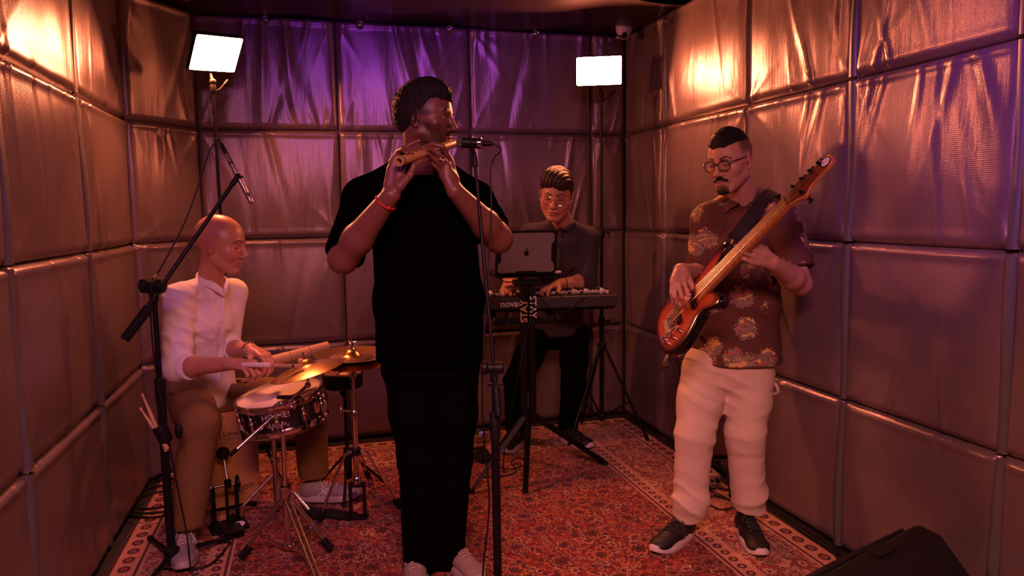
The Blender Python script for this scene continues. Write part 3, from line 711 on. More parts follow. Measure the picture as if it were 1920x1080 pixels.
def shoe(person, heel, d, L=.285, W=.098, up_mat=None, sole_mat=None, lace_mat=None, accent=None, Hh=.085, tilt=0.0, z0=None, name='shoe'):
    "heel: back of the shoe on the ground, d: direction of the toe"
    z0 = RT if z0 is None else z0
    d = nrm(A3(d[0], d[1], 0)); z = A3(0, 0, 1); s = np.cross(d, z); hl = A3(heel[0], heel[1], z0)
    if tilt: d2 = d*math.cos(tilt)+z*math.sin(tilt); z = z*math.cos(tilt)-d*math.sin(tilt); d = d2
    def P(a, b, c): return hl+d*a*L+s*b*W+z*c
    R = np.stack([d, s, z], 1)
    up = [U(ell(P(.16, 0, .050), (.15*L, .36*W, .048), R), .01), U(ell(P(.28, 0, .052), (.18*L, .36*W, .048), R), .02), U(ell(P(.50, 0, .043), (.22*L, .42*W, .037), R), .02), U(ell(P(.78, 0, .034), (.21*L, .44*W, .028), R), .03),
          U(cone(P(.20, 0, .05), P(.20, 0, Hh+.012), .033, .031), .02)]
    def post(fd): fd.cut(P(.30, 0, .018), -z, .30); fd.cut(P(.2, 0, Hh+.01), z-d*.25, .1)
    V, Q = solid(up, .0042, post=post); u = mesh_obj(name, V, Q, up_mat, person, sharp=None)
    # sole
    pts = []; n = 40
    for i in range(n):
        a = 2*math.pi*i/n; c, q = math.cos(a), math.sin(a); x = .5+.5*c; wid = .40+.10*math.sin(math.pi*(x-.15))-.045*math.exp(-((x-.40)/.16)**2)
        pts.append((x*L*1.03-.015*L, np.sign(q)*abs(q)**.75*wid*W*1.02))
    v = []; f = []; lev = [(0, .96), (.006, 1.0), (.020, .99), (.028, .94)]
    for (hz, k) in lev:
        for (x, y) in pts:
            xr = x/L; lift = .016*max(0, (xr-.72)/.28)**2+.010*max(0, (.12-xr)/.12)**2+ (.006*(1-min(1, xr/.5)) if hz > .01 else 0)
            v.append(hl+d*(L*.5+(x-L*.5)*k)+s*y*k+z*(hz+lift))
    m = len(pts)
    for i in range(len(lev)-1):
        for k in range(m): f.append((i*m+k, i*m+(k+1) % m, (i+1)*m+(k+1) % m, (i+1)*m+k))
    f.append(tuple(range(m))[::-1]); f.append(tuple((len(lev)-1)*m+k for k in range(m)))
    mesh_obj('sole', v, f, sole_mat, u, sharp=40)
    bv = BVHTree.FromPolygons([Vector(q) for q in V], [tuple(int(k) for k in q) for q in Q])
    def top(a, b, lift=.0022):
        h = bv.ray_cast(Vector(P(a, b, .16)), Vector(-z)); return np.array(h[0])+z*lift if h[0] is not None else P(a, b, .06)
    for i in range(6):
        x = .36+.055*i; w_ = .16+.012*i; sg = 1 if i % 2 else -1
        MB().tube(spline([top(x-.012*sg, -w_), top(x-.005*sg, -w_*.5, .004), top(x, 0, .0045), top(x+.005*sg, w_*.5, .004), top(x+.012*sg, w_)], 4), .0034, 6).build('lace', lace_mat, u)
    for sg in (-1, 1): MB().tube(spline([top(.36, 0, .006), top(.37, sg*.18, .014), top(.42, sg*.30, .006), top(.48, sg*.36, .004)], 5), .003, 6).build('lace', lace_mat, u)
    MB().prism([(-.10*L, -.13*W), (.0, -.17*W), (.03*L, 0), (.0, .17*W), (-.10*L, .13*W), (-.12*L, 0)], .010, P(.33, 0, Hh+.006), nrm(d*.7-z*.7), s, .003).build('tongue', lace_mat, u)
    if accent is not None:
        for sg in (-1, 1):
            for a0, a1 in ((.34, .50), (.42, .56), (.50, .40)):
                q = []
                for tt in (0, .33, .66, 1):
                    a, hz = a0+(a1-a0)*tt, .032+.034*tt; h = bv.ray_cast(Vector(P(a, sg*1.2, hz)), Vector(-s*sg)); q.append(np.array(h[0])+s*sg*.001 if h[0] is not None else P(a, sg*.42, hz))
                MB().tube(spline(q, 3), .0042, 6).build('side_stripe', accent, u)
    return u
def glasses(person, g, fm, lens_r=(.0235, .0205), name='glasses', y=.1005, z=.0, r=.0018, tint=True):
    fmesh = MB()
    for s in (-1, 1):
        pts = []
        for k in range(28):
            a = 2*math.pi*k/28; c, q = math.cos(a), math.sin(a); ex = lens_r[0]*np.sign(c)*abs(c)**.85; ez = lens_r[1]*np.sign(q)*abs(q)**.85
            pts.append(g.p(s*.0325+ex, y-.006*abs(s*.0325+ex)/.05-.002, z+ez))
        fmesh.tube(pts, r*g.s, 6, closed=True)
        fmesh.tube([g.p(s*.0555, y-.009, z+.008), g.p(s*.066, y-.018, z+.011), g.p(s*.0765, .03, z+.013), g.p(s*.0790, -.005, z+.014), g.p(s*.079, -.022, z+.004)], r*g.s, 6)
    fmesh.tube(spline([g.p(-.0105, y-.003, z+.004), g.p(0, y+.001, z+.008), g.p(.0105, y-.003, z+.004)], 4), r*g.s, 6)
    o = fmesh.build(name, fm, person)
    for s in (-1, 1):
        pts = []; mb = MB(); ring = [g.p(s*.0325, y-.007, z)]
        for k in range(24):
            a = 2*math.pi*k/24; ring.append(g.p(s*.0325+lens_r[0]*.96*math.cos(a), y-.006*abs(s*.0325+lens_r[0]*math.cos(a))/.05-.003, z+lens_r[1]*.96*math.sin(a)))
        mb.add(ring, [(0, 1+k, 1+(k+1) % 24) for k in range(24)]); mb.build('lens', M_LENS, o)
    return o
def lens_mat():
    m = bpy.data.materials.new('spectacle_lens'); m.use_nodes = True; nt = m.node_tree; nt.nodes.clear(); o = nd(nt, 'ShaderNodeOutputMaterial'); mx = nd(nt, 'ShaderNodeMixShader'); t = nd(nt, 'ShaderNodeBsdfTransparent'); gl = nd(nt, 'ShaderNodeBsdfGlossy', inp={'Roughness': .05})
    no = nd(nt, 'ShaderNodeTexNoise', inp={'Scale': 40.0}); mr = nd(nt, 'ShaderNodeMapRange', inp={'To Min': .05, 'To Max': .10}); nt.links.new(no.outputs[0], mr.inputs[0]); nt.links.new(mr.outputs[0], mx.inputs[0])
    t.inputs[0].default_value = (.92, .88, .86, 1); nt.links.new(t.outputs[0], mx.inputs[1]); nt.links.new(gl.outputs[0], mx.inputs[2]); nt.links.new(mx.outputs[0], o.inputs[0]); return m
M_LENS = lens_mat()
def surf(o):
    V = [v.co+o.location+(Vector(WLOC[o.parent.as_pointer()]) if o.parent else Vector()) for v in o.data.vertices]; return BVHTree.FromPolygons(V, [tuple(p.vertices) for p in o.data.polygons])
def on_surf(bvh, px, py, lift=.0):
    d = nrm(CR.T @ np.array([(px-960)/F, (py-540)/F, 1.0])); h = bvh.ray_cast(Vector(CAMP), Vector(d)); return None if h[0] is None else np.array(h[0])-d*lift
def strip_on(o, pts, w, m, name, parent, lift=.002, up=False):
    "a sewn strip laid on the surface of a garment"
    b = surf(o); P = [q for q in (on_surf(b, x, y, lift) for x, y in pts) if q is not None]; P = spline(P, 4); v = []; f = []
    for i, p in enumerate(P):
        tn = nrm(P[min(i+1, len(P)-1)]-P[max(i-1, 0)]); n = nrm(CAMP-p); s_ = nrm(np.cross(tn, n)); v += [p-s_*w/2-n*.003, p-s_*w/2*.9+n*.0015, p+s_*w/2*.9+n*.0015, p+s_*w/2-n*.003]
    for i in range(len(P)-1):
        for k in range(3): f.append((4*i+k, 4*i+k+1, 4*i+5+k, 4*i+4+k))
    return mesh_obj(name, v, f, m, parent, sharp=None)
# ---------------------------------------------------------------- materials of the people
M_BLKCLOTH = mat('black_cotton', (.0020, .0016, .0017), 1.0, spec=.0, var=.2, bump=.3, bscale=500)
M_BLKJEAN = mat('black_denim', (.0026, .0021, .0022), 1.0, spec=.02, var=.25, bump=.35, bscale=700)
M_HAIR = mat('black_hair', (.008, .0055, .005), .62, spec=.3, var=.4, scale=120, bump=.6, bscale=380)
M_HAIRB = mat('dark_brown_hair', (.030, .014, .008), .36, var=.5, scale=160, bump=.7, bscale=300)
M_BEIGE = mat('beige_suede', (.26, .20, .15), .85); M_CREAMS = mat('cream_sole', (.36, .30, .23), .75)
M_GOLD = mat('pale_gold', (.8, .62, .35), .2, 1.0)
def leg_prims(hip, knee, ank, r, e=0):
    hip, knee, ank = map(lambda q: np.asarray(q, float), (hip, knee, ank))
    return [U(cone(hip, hip+(knee-hip)*.5, r[0]+e, (r[0]+r[1])/2+.004+e), .03), U(cone(hip+(knee-hip)*.5, knee, (r[0]+r[1])/2+.004+e, r[1]+e), .03), U(cone(knee, ank, r[1]+e, r[2]+e), .03)]
def neck(g, nb, r=.054): return [U(cone(nb, g.p(0, -.022, -.045), r+.006, r), .02)]
def hair_mesh(person, g, prims, material, disp, cuts=(), h=.0026, name='hair', post=None):
    V, Q = solid(prims, h, pad=.02, disp=disp, post=post, smooth=1); return mesh_obj(name, V, Q, material, person, sharp=None)
def head_cut(fd, g, fn):
    "carve a field with a function of head coordinates (keeps fn < 0)"
    X = np.stack(np.meshgrid(*fd.ax, indexing='ij'), -1); L = (X-g.o) @ g.R/g.s; fd.v = np.maximum(fd.v, fn(L[..., 0], L[..., 1], L[..., 2]).astype(np.float32)*g.s)
# ================================================================ flute player
YF = 2.69
def a_(px, py, Y): return at(px, py, Y=Y)
pf = thing('person', 'bearded flute player in black shirt and trousers standing at the front', 'person', at(822, 1072, Z=RT))
SKF = (.17, .068, .045)
gF = Fr(a_(798, 222, 2.70), (.87, -.46, -.07), sc=1.05)
nbF = a_(790, 318, 2.73); shR = a_(682, 372, 2.70); shL = a_(889, 376, 2.74)
elR = a_(643, 486, 2.60); wrR = a_(733, 366, 2.43); elL = a_(935, 448, 2.62); wrL = a_(853, 358, 2.50)
sideF = nrm(shL-shR)
# hand near the open end of the flute, palm to the camera
hR = hand_prims(wrR, [a_(758, 304, 2.43), a_(750, 298, 2.445), a_(741, 298, 2.45), a_(735, 303, 2.45)],
    [[a_(770, 287, 2.455), a_(786, 281, 2.465), a_(800, 284, 2.490)], [a_(758, 282, 2.45), a_(766, 279, 2.425), a_(771, 286, 2.400)], [a_(748, 284, 2.44), a_(756, 280, 2.41), a_(763, 287, 2.385)], [a_(747, 284, 2.445), a_(764, 273, 2.44), a_(785, 264, 2.43)]],
    [a_(750, 350, 2.41), a_(769, 328, 2.40), a_(776, 312, 2.405), a_(791, 301, 2.415)], 1.06)
hL = hand_prims(wrL, [a_(845, 302, 2.543), a_(839, 309, 2.505), a_(832, 316, 2.505), a_(828, 324, 2.515)],
    [[a_(830, 275, 2.505), a_(811, 270, 2.510), a_(794, 277, 2.490)], [a_(822, 288, 2.490), a_(808, 280, 2.485), a_(797, 281, 2.470)], [a_(817, 300, 2.490), a_(806, 292, 2.480), a_(802, 288, 2.465)], [a_(818, 312, 2.505), a_(808, 303, 2.505), a_(806, 297, 2.490)]],
    [a_(842, 346, 2.545), a_(828, 330, 2.560), a_(822, 311, 2.570), a_(818, 297, 2.580)], 1.06)
armR = arm_prims(shR, elR, wrR, (.060, .050, .052, .030)); armL = arm_prims(shL, elL, wrL, (.060, .050, .052, .030))
hp = head_prims(gF, jaw=1.05, nose=1.12, lips=1.1, brow=1.15)+neck(gF, nbF, .060)
Vh, Qh = solid(hp, .0024, lo=gF.o-A3(.2, .2, .21), smooth=2)
parts = [(Vh, Qh), solid(armR+hR, .003, smooth=2), solid(armL+hL, .003, smooth=2)]
pelF, waiF, cheF = a_(808, 660, 2.72), a_(806, 560, 2.72), a_(795, 420, 2.73)
hipA, hipB = a_(768, 690, 2.72), a_(852, 690, 2.72); knA, knB = a_(783, 860, 2.70), a_(850, 858, 2.72); anA, anB = a_(786, 1050, 2.70), a_(838, 1044, 2.73)
core = [U(econe(pelF, waiF, (.15, .10), (.15, .10), sideF), .02), U(econe(waiF, cheF, (.15, .10), (.16, .10), sideF), .03), U(cone(shR, shL, .05), .03)]+leg_prims(hipA, knA, anA+A3(0, 0, .06), (.065, .045, .035))+leg_prims(hipB, knB, anB+A3(0, 0, .06), (.065, .045, .035))
parts.append(solid(core, .012)); nh = len(Vh); V, Q = merge(parts)
body = mesh_obj('body', V, Q, skin(SKF, 'brown_skin', .42), pf, sharp=None)
C = np.tile(np.asarray(SKF), (len(V), 1)); C[:nh] = face_color(gF, Vh, SKF, (.22, .07, .06), stubble=.88, eyes='open', gaze=.002, stub_z=-.012, scalp=.9,
    scalp_fn=lambda x, y, z: np.clip((z-.0+(y < 0)*.03)/.01, 0, 1)*np.clip((.045-y)/.012, 0, 1)*(np.abs(x) > .03)+np.clip((z-.072)/.01, 0, 1)); set_col(body, C)
# curly hair
def hcutF(x, y, z):
    hl = .064-.09*np.clip((.035-y)/.05, 0, 1)-.035*np.clip((-.02-y)/.06, 0, 1)       # hairline height by depth
    return np.maximum(hl+.004*np.sin(x*260)*(y > .05)-z, -.2)
hairp = [U(gF.ell((0, -.014, .040), (.0795, .104, .094)), .01), U(gF.ell((0, .012, .085), (.066, .080, .056)), .02), U(gF.ell((0, -.05, .02), (.074, .068, .085)), .02)]
hair_mesh(pf, gF, hairp, M_HAIR, lambda P: .0020*noise(P, 300, 0)+.0018*noise(P, 620, 1), post=lambda fd: head_cut(fd, gF, hcutF), name='hair')
V, Q = solid([U(gF.ell((0, .070, -.108), (.026, .020, .013)), .01)], .0025, disp=lambda P: .0016*noise(P, 500, 0)); mesh_obj('beard', V, Q, M_HAIR, pf, sharp=None)
V, Q = solid([U(gF.ell((0, .084, -.053), (.026, .013, .0052)), .004)], .0022, disp=lambda P: .0014*noise(P, 500, 0)); mesh_obj('moustache', V, Q, M_HAIR, pf, sharp=None)
MB().ball(gF.p(.0865, -.004, -.034), .0042, 10).build('earring', M_GOLD, pf)
# shirt: loose black with wide short sleeves and a collar
slR = shR+(elR-shR)*.98; slL = shL+(elL-shL)*.80
sh = [U(econe(a_(808, 690, 2.72), waiF, (.212, .155), (.207, .152), sideF), .03), U(econe(waiF, cheF, (.205, .150), (.200, .138), sideF), .05), U(econe(cheF, a_(790, 360, 2.74), (.195, .135), (.140, .092), sideF), .04),
      U(cone(shR, nbF+A3(-.05, 0, .005), .072, .055), .03), U(cone(shL, nbF+A3(.05, 0, .005), .072, .055), .03),
      U(cone(shR, slR, .070, .072), .035), U(cone(shL, slL, .070, .070), .035)]
nd_R, nd_L = nrm(elR-shR), nrm(elL-shL)
garment('shirt', sh, M_BLKCLOTH, pf, .0075, .008, folds([(a_(700, 560, 2.62), .3, (.3, .2, 1), .085, .004), (a_(860, 600, 2.62), .3, (-.35, .2, 1), .09, .004), (slR, .14, (1, .3, .4), .05, .005), (slL, .16, (1, .3, -.5), .05, .005)]),
        cuts=[(slR-nd_R*.005, nd_R+A3(-.1, -.2, 0), .11), (slL-nd_L*.005, nd_L+A3(0, -.2, .1), .105), (a_(806, 676, 2.72), (-.06, 0, -1), .6), (nbF+A3(0, -.05, .045), (0, -.25, 1), .085)])
MB().tube(spline([nbF+A3(-.070, -.055, -.015), nbF+A3(-.078, .0, .028), nbF+A3(-.045, .06, .045), nbF+A3(.045, .06, .045), nbF+A3(.078, 0, .028), nbF+A3(.070, -.055, -.015)], 6), .014, 8).build('collar', M_BLKCLOTH, pf)
tr = [U(econe(a_(806, 690, 2.72), a_(806, 640, 2.72), (.185, .125), (.175, .125), sideF), .03)]+leg_prims(hipA, knA, anA-A3(0, .02, 0), (.098, .074, .064))+leg_prims(hipB, knB, anB-A3(0, .02, 0), (.098, .074, .064))
garment('trousers', tr, M_BLKJEAN, pf, .0075, .007, folds([(knA, .14, (0, .2, 1), .055, .004), (knB, .14, (0, .2, 1), .055, .004), (anA, .12, (.1, .2, 1), .045, .005), (anB, .12, (.1, .2, 1), .045, .005)]),
        cuts=[(a_(786, 1068, 2.70), (0, -.1, -1), .12), (a_(838, 1060, 2.73), (0, -.1, -1), .12), (a_(806, 640, 2.72), (0, 0, 1), .3)])
hA = at(781, 1062, Z=RT); hB = at(842, 1050, Z=RT)
for hh, dd in ((A3(anA[0]-.01, anA[1]+.085, 0), (-.10, -1)), (A3(anB[0]-.005, anB[1]+.08, 0), (.36, -1))):
    shoe(pf, hh, dd, .30, .105, M_BEIGE, M_CREAMS, M_CREAMS)
wv = nrm(wrR-elR); wc = wrR-wv*.035
MB().torus(wc, wv+A3(.1, 0, .25), .036, .0032).ball(wc+a_(740, 376, 2.40)-a_(733, 366, 2.43), .006).build('thread_bracelet', mat('red_thread', (.55, .02, .02), .7), pf)
q = (a_(829, 299, 2.458)); MB().torus(q, a_(817, 300, 2.455)-a_(832, 316, 2.47), .0108, .0016, 20, 6).ball(q+A3(0, -.011, .004), .003, 8).build('ring', M_GOLD, pf)
# ================================================================ bass player
pb = thing('person', 'moustached bass player in printed shirt and pale trousers', 'person', at(1345, 1005, Z=RT))
SKB = (.52, .28, .21)
gB = Fr(a_(1369, 303, 2.66), (-.88, -.44, -.20), sc=1.04, roll=-.05)
nbB = a_(1397, 376, 2.72); sR = a_(1325, 412, 2.77); sL = a_(1468, 412, 2.58); sideB = nrm(sL-sR); frB = np.cross(A3(0, 0, 1), sideB)*-1
if frB[1] > 0: frB = -frB
eR = a_(1316, 520, 2.80); wR = a_(1277, 507, 2.56); eL = a_(1500, 532, 2.47); wL = a_(1447, 492, 2.33)
hRb = hand_prims(wR, [a_(1283, 533, 2.49), a_(1272, 533, 2.485), a_(1265, 532, 2.49), a_(1260, 529, 2.50)],
    [[a_(1291, 553, 2.475), a_(1292, 565, 2.485), a_(1292, 574, 2.50)], [a_(1278, 557, 2.46), a_(1281, 568, 2.475), a_(1281, 576, 2.49)], [a_(1265, 557, 2.47), a_(1269, 569, 2.48), a_(1272, 577, 2.495)], [a_(1259, 550, 2.485), a_(1262, 564, 2.49), a_(1265, 575, 2.50)]],
    [a_(1288, 516, 2.545), a_(1295, 531, 2.52), a_(1301, 541, 2.505), a_(1307, 547, 2.495)])
hLb = hand_prims(wL, [a_(1424, 462, 2.30), a_(1416, 472, 2.295), a_(1411, 482, 2.295), a_(1409, 492, 2.30)],
    [[a_(1409, 454, 2.285), a_(1400, 452, 2.295), a_(1395, 456, 2.315)], [a_(1400, 463, 2.28), a_(1391, 461, 2.29), a_(1387, 465, 2.31)], [a_(1396, 474, 2.28), a_(1387, 470, 2.29), a_(1381, 473, 2.31)], [a_(1396, 486, 2.29), a_(1388, 481, 2.295), a_(1382, 480, 2.31)]],
    [a_(1440, 478, 2.34), a_(1434, 466, 2.36), a_(1427, 459, 2.375), a_(1415, 456, 2.385)], 1.0)
hp = head_prims(gB, jaw=1.02, nose=1.0, lips=.95)+neck(gB, nbB, .056)
Vh, Qh = solid(hp, .0024, lo=gB.o-A3(.2, .2, .20), smooth=2)
parts = [(Vh, Qh), solid(arm_prims(sR, eR, wR, (.05, .044, .046, .029))+hRb, .003), solid(arm_prims(sL, eL, wL, (.05, .044, .046, .029))+hLb, .003)]
pelB, waiB, cheB = a_(1372, 660, 2.70), a_(1382, 570, 2.70), a_(1395, 465, 2.70)
hA_, hB_ = a_(1322, 690, 2.72), a_(1408, 690, 2.66); kA_, kB_ = a_(1303, 815, 2.66), a_(1397, 815, 2.60); nA_, nB_ = a_(1292, 950, 2.665), a_(1404, 940, 2.61)
core = [U(econe(pelB, waiB, (.13, .085), (.13, .085), sideB), .02), U(econe(waiB, cheB, (.13, .085), (.135, .085), sideB), .03), U(cone(sR, sL, .045), .03)]+leg_prims(hA_, kA_, nA_, (.06, .042, .034))+leg_prims(hB_, kB_, nB_, (.06, .042, .034))
parts.append(solid(core, .012)); nh = len(Vh); V, Q = merge(parts); body = mesh_obj('body', V, Q, skin(SKB, 'light_skin'), pb, sharp=None)
C = np.tile(np.asarray(SKB), (len(V), 1)); C[:nh] = face_color(gB, Vh, SKB, (.46, .19, .15), eyes='down', goatee=True, stubble=.14, scalp=.72,
    scalp_fn=lambda x, y, z: np.clip((z-.012+.02*(y < -.03))/.035, 0, 1)*np.clip((.040-y)/.02, 0, 1)); set_col(body, C)
hair_mesh(pb, gB, [U(gB.ell((0, -.012, .040), (.073, .0985, .090)), .01), U(gB.ell((0, .006, .080), (.056, .080, .056)), .02)], M_HAIR, lambda P: .0016*noise(P, 520, 0)+.0012*noise(P, 900, 1),
    post=lambda fd: head_cut(fd, gB, lambda x, y, z: np.maximum(.066-.012*np.clip((.04-y)/.10, 0, 1)+.004*np.sin(x*190+1)*np.sin(x*70)+.010*np.clip((np.abs(x)-.035)/.03, 0, 1)*(y > 0)-z, np.abs(x)-.067)))
V, Q = solid([U(gB.cone((-.002, .0975, -.0520), (-.030, .083, -.0625), .0068, .0050), .004), U(gB.cone((.002, .0975, -.0520), (.030, .083, -.0625), .0068, .0050), .004)], .002, disp=lambda P: .0012*noise(P, 700, 0)); mesh_obj('moustache', V, Q, M_HAIR, pb, sharp=None)
V, Q = solid([U(gB.ell((0, .076, -.107), (.023, .016, .013)), .004)], .002, disp=lambda P: .0012*noise(P, 700, 0)); mesh_obj('goatee', V, Q, M_HAIR, pb, sharp=None)
glasses(pb, gB, mat('dark_spectacle_frame', (.02, .015, .014), .35), (.0245, .0205), r=.0021, y=.1045, z=-.001)
def hawaii():
    m = bpy.data.materials.new('maroon_print_cloth'); m.use_nodes = True; nt = m.node_tree; b = nt.nodes['Principled BSDF']; L = nt.links.new
    tc = nd(nt, 'ShaderNodeTexCoord'); v = nd(nt, 'ShaderNodeTexVoronoi', inp={'Scale': 9.0, 'Randomness': .9}); L(tc.outputs['Object'], v.inputs['Vector'])
    n1 = nd(nt, 'ShaderNodeTexNoise', inp={'Scale': 38.0, 'Detail': 3.0, 'Distortion': 2.2}); L(tc.outputs['Object'], n1.inputs['Vector'])
    n2 = nd(nt, 'ShaderNodeTexNoise', inp={'Scale': 21.0, 'Detail': 3.0, 'Distortion': 1.2})
    mp = nd(nt, 'ShaderNodeMapping'); mp.inputs['Location'].default_value = (3, 1, 7); mp.inputs['Scale'].default_value = (.7, .7, 1.6); L(tc.outputs['Object'], mp.inputs[0]); L(mp.outputs[0], n2.inputs['Vector'])
    def m_(op, a, b_=None):
        n = nd(nt, 'ShaderNodeMath', operation=op)
        for i, x in enumerate((a, b_)):
            if x is None: continue
            if isinstance(x, (int, float)): n.inputs[i].default_value = x
            else: L(x, n.inputs[i])
        return n.outputs[0]
    isl = m_('LESS_THAN', m_('ADD', v.outputs['Distance'], m_('MULTIPLY', n1.outputs[0], .55)), .70)
    lines = m_('LESS_THAN', m_('ABSOLUTE', m_('SINE', m_('MULTIPLY', n1.outputs[0], 44.0))), .36)
    yel = m_('GREATER_THAN', n2.outputs[0], .57); red = m_('LESS_THAN', n2.outputs[0], .40); grn = m_('MULTIPLY', m_('GREATER_THAN', n2.outputs[0], .48), m_('LESS_THAN', n2.outputs[0], .515))
    def mix(f, c1, c2):
        n = nd(nt, 'ShaderNodeMix', data_type='RGBA'); L(f, n.inputs[0])
        for i, c in ((6, c1), (7, c2)):
            if isinstance(c, tuple): n.inputs[i].default_value = (*c, 1)
            else: L(c, n.inputs[i])
        return n.outputs[2]
    base = (.105, .042, .034)
    c = mix(m_('MULTIPLY', isl, yel), base, (.70, .42, .07)); c = mix(m_('MULTIPLY', isl, red), c, (.42, .03, .04)); c = mix(m_('MULTIPLY', isl, grn), c, (.16, .20, .08))
    c = mix(m_('MULTIPLY', isl, lines), c, (.60, .46, .42)); L(c, b.inputs['Base Color']); b.inputs['Roughness'].default_value = .75; b.inputs['Specular IOR Level'].default_value = .25
    w = nd(nt, 'ShaderNodeTexNoise', inp={'Scale': 500.0}); L(tc.outputs['Object'], w.inputs['Vector']); bp = nd(nt, 'ShaderNodeBump', inp={'Strength': .25, 'Distance': .002}); L(w.outputs[0], bp.inputs['Height']); L(bp.outputs[0], b.inputs['Normal']); return m
M_HAW = hawaii()
slRb, slLb = sR+(eR-sR)*.80, sL+(eL-sL)*.78; dR_, dL_ = nrm(eR-sR), nrm(eL-sL)
shirt = [U(econe(a_(1376, 700, 2.69), waiB, (.202, .155), (.170, .126), sideB), .03), U(econe(waiB, cheB, (.168, .122), (.172, .118), sideB), .05), U(econe(cheB, a_(1396, 412, 2.69), (.168, .115), (.135, .085), sideB), .04),
      U(cone(sR, nbB-sideB*.035+A3(0, 0, .012), .058, .050), .03), U(cone(sL, nbB+sideB*.035+A3(0, 0, .012), .058, .050), .03), U(cone(sR, slRb, .068, .070), .03), U(cone(sL, slLb, .068, .074), .03)]
shB = garment('shirt', shirt, M_HAW, pb, .0062, .007, folds([(waiB+frB*.1, .22, (.5, .1, 1), .085, .0045), (cheB+frB*.1+sideB*.1, .2, (.8, 0, .8), .07, .004), (slLb, .12, (.7, .2, 1), .06, .004), (slRb, .12, (.7, .2, 1), .06, .004)]),
        cuts=[(slRb, dR_+A3(0, 0, -.3), .105), (slLb, dL_+A3(0, .0, -.1), .11), (a_(1376, 676, 2.69), (.02, 0, -1), .7), (nbB+frB*.03+A3(0, 0, .040), frB*.5+A3(0, 0, 1), .075)])
# collar wings
for s_ in (-1, 1):
    c0 = nbB+frB*.075+A3(0, 0, -.018)+sideB*s_*.012; c1 = nbB+sideB*s_*.072+A3(0, 0, .030)+frB*.01; c2 = nbB-frB*.06+A3(0, 0, .050); c3 = nbB+frB*.105+sideB*s_*.075+A3(0, 0, -.055); c4 = nbB+sideB*s_*.10+A3(0, 0, .0); c5 = nbB-frB*.085+sideB*s_*.03+A3(0, 0, .012)
    top = spline([c0, c1, c2], 8); bot = spline([c3, c4, c5], 8); v = []; f = []
    for i, (a, b) in enumerate(zip(top, bot)):
        m = (a+b)/2+nrm(np.cross(b-a, (top[min(i+1, 16)]-top[max(i-1, 0)])))*s_*.008
        for q in (a, m, b): v.append(q)
    for i in range(len(top)-1):
        for k in range(2): f.append((3*i+k, 3*i+k+1, 3*i+4+k, 3*i+3+k))
    o = mesh_obj('collar', v, f, M_HAW, pb, sharp=None); sd = o.modifiers.new('thick', 'SOLIDIFY'); sd.thickness = .004
M_CREAM = mat('cream_canvas', (.70, .56, .42), .85, var=.1, scale=60, bump=.3, bscale=600)
tr = [U(econe(a_(1368, 705, 2.69), a_(1372, 650, 2.69), (.175, .118), (.165, .118), sideB), .03)]+leg_prims(hA_, kA_, nA_-A3(0, 0, .03), (.098, .080, .068))+leg_prims(hB_, kB_, nB_-A3(0, 0, .03), (.098, .080, .068))
tr += [U(cone(nA_+A3(-.012, -.015, .03), nA_+A3(.012, -.02, .035), .066), .03), U(cone(nB_+A3(.012, 0, .05), nB_+A3(0, -.015, .04), .064), .03)]
garment('trousers', tr, M_CREAM, pb, .0062, .007, folds([(kA_, .17, (.35, 0, 1), .075, .005), (kB_, .17, (-.35, 0, 1), .075, .005), (nA_+A3(0, 0, .05), .14, (.45, .1, 1), .06, .010), (nB_+A3(0, 0, .05), .14, (-.5, .1, 1), .065, .010), (a_(1350, 730, 2.58), .14, (.5, 0, 1), .05, .005)]),
        cuts=[(nA_+A3(.01, 0, -.045), (.12, .15, -1), .15), (nB_+A3(0, 0, -.032), (-.05, .15, -1), .15), (a_(1372, 652, 2.69), (0, 0, 1), .3)])
MB().torus(a_(1449, 727, 2.60), (1, .2, .3), .028, .007, 20, 6).build('hammer_loop', M_CREAM, pb)
M_SHB = mat('black_sneaker', (.012, .011, .011), .55); M_SOLW = mat('white_sole', (.66, .60, .58), .6)
M_LACEB = mat('black_lace', (.02, .018, .018), .6); M_SHB2 = mat('brown_black_trim', (.045, .030, .024), .5)
shoe(pb, A3(nA_[0]+.035, nA_[1]+.03, 0), (-1, -.55), .30, .106, M_SHB, M_SOLW, M_LACEB, M_SHB2); shoe(pb, A3(nB_[0]+.005, nB_[1]+.065, 0), (-.30, -1), .30, .108, M_SHB, M_SOLW, M_LACEB, M_SHB2)
# ================================================================ drummer
pd_ = thing('person', 'bald drummer in white shirt sitting on the wooden box drum', 'person', at(430, 985, Z=RT))
SKD = (.50, .235, .15)
gD = Fr(a_(414, 458, 3.42), (.955, -.27, -.17), sc=1.06)
nbD = a_(393, 535, 3.49); dR = a_(336, 558, 3.38); dL = a_(438, 548, 3.62); sideD = nrm(dL-dR); frD = nrm(np.cross(sideD, A3(0, 0, 1))); frD = frD if frD[1] < 0 else -frD
deR = a_(332, 690, 3.30); dwR = a_(432, 682, 3.12); deL = a_(425, 655, 3.60); dwL = a_(470, 655, 3.34)
hRd = auto_hand(dwR, a_(478, 686, 3.06)-dwR, (.25, .1, -1), 1, curl=(1.05, 1.0, .7), thumb_in=.5, fs=1.02)
hLd = auto_hand(dwL, a_(506, 670, 3.27)-dwL, (.2, -.25, -1), -1, curl=(.65, .8, .6), thumb_in=.6, fs=1.0)
hp = head_prims(gD, jaw=1.0, nose=1.05, lips=.9, smile=.15, cheek=.9)+neck(gD, nbD, .052)
Vh, Qh = solid(hp, .0024, lo=gD.o-A3(.2, .2, .20), smooth=2)
parts = [(Vh, Qh), solid(arm_prims(dR, deR, dwR, (.046, .040, .041, .027))+hRd, .003), solid(arm_prims(dL, deL, dwL, (.046, .040, .041, .027))+hLd, .003)]
pelD, waiD, cheD = a_(385, 745, 3.64), a_(380, 675, 3.58), a_(380, 600, 3.51)
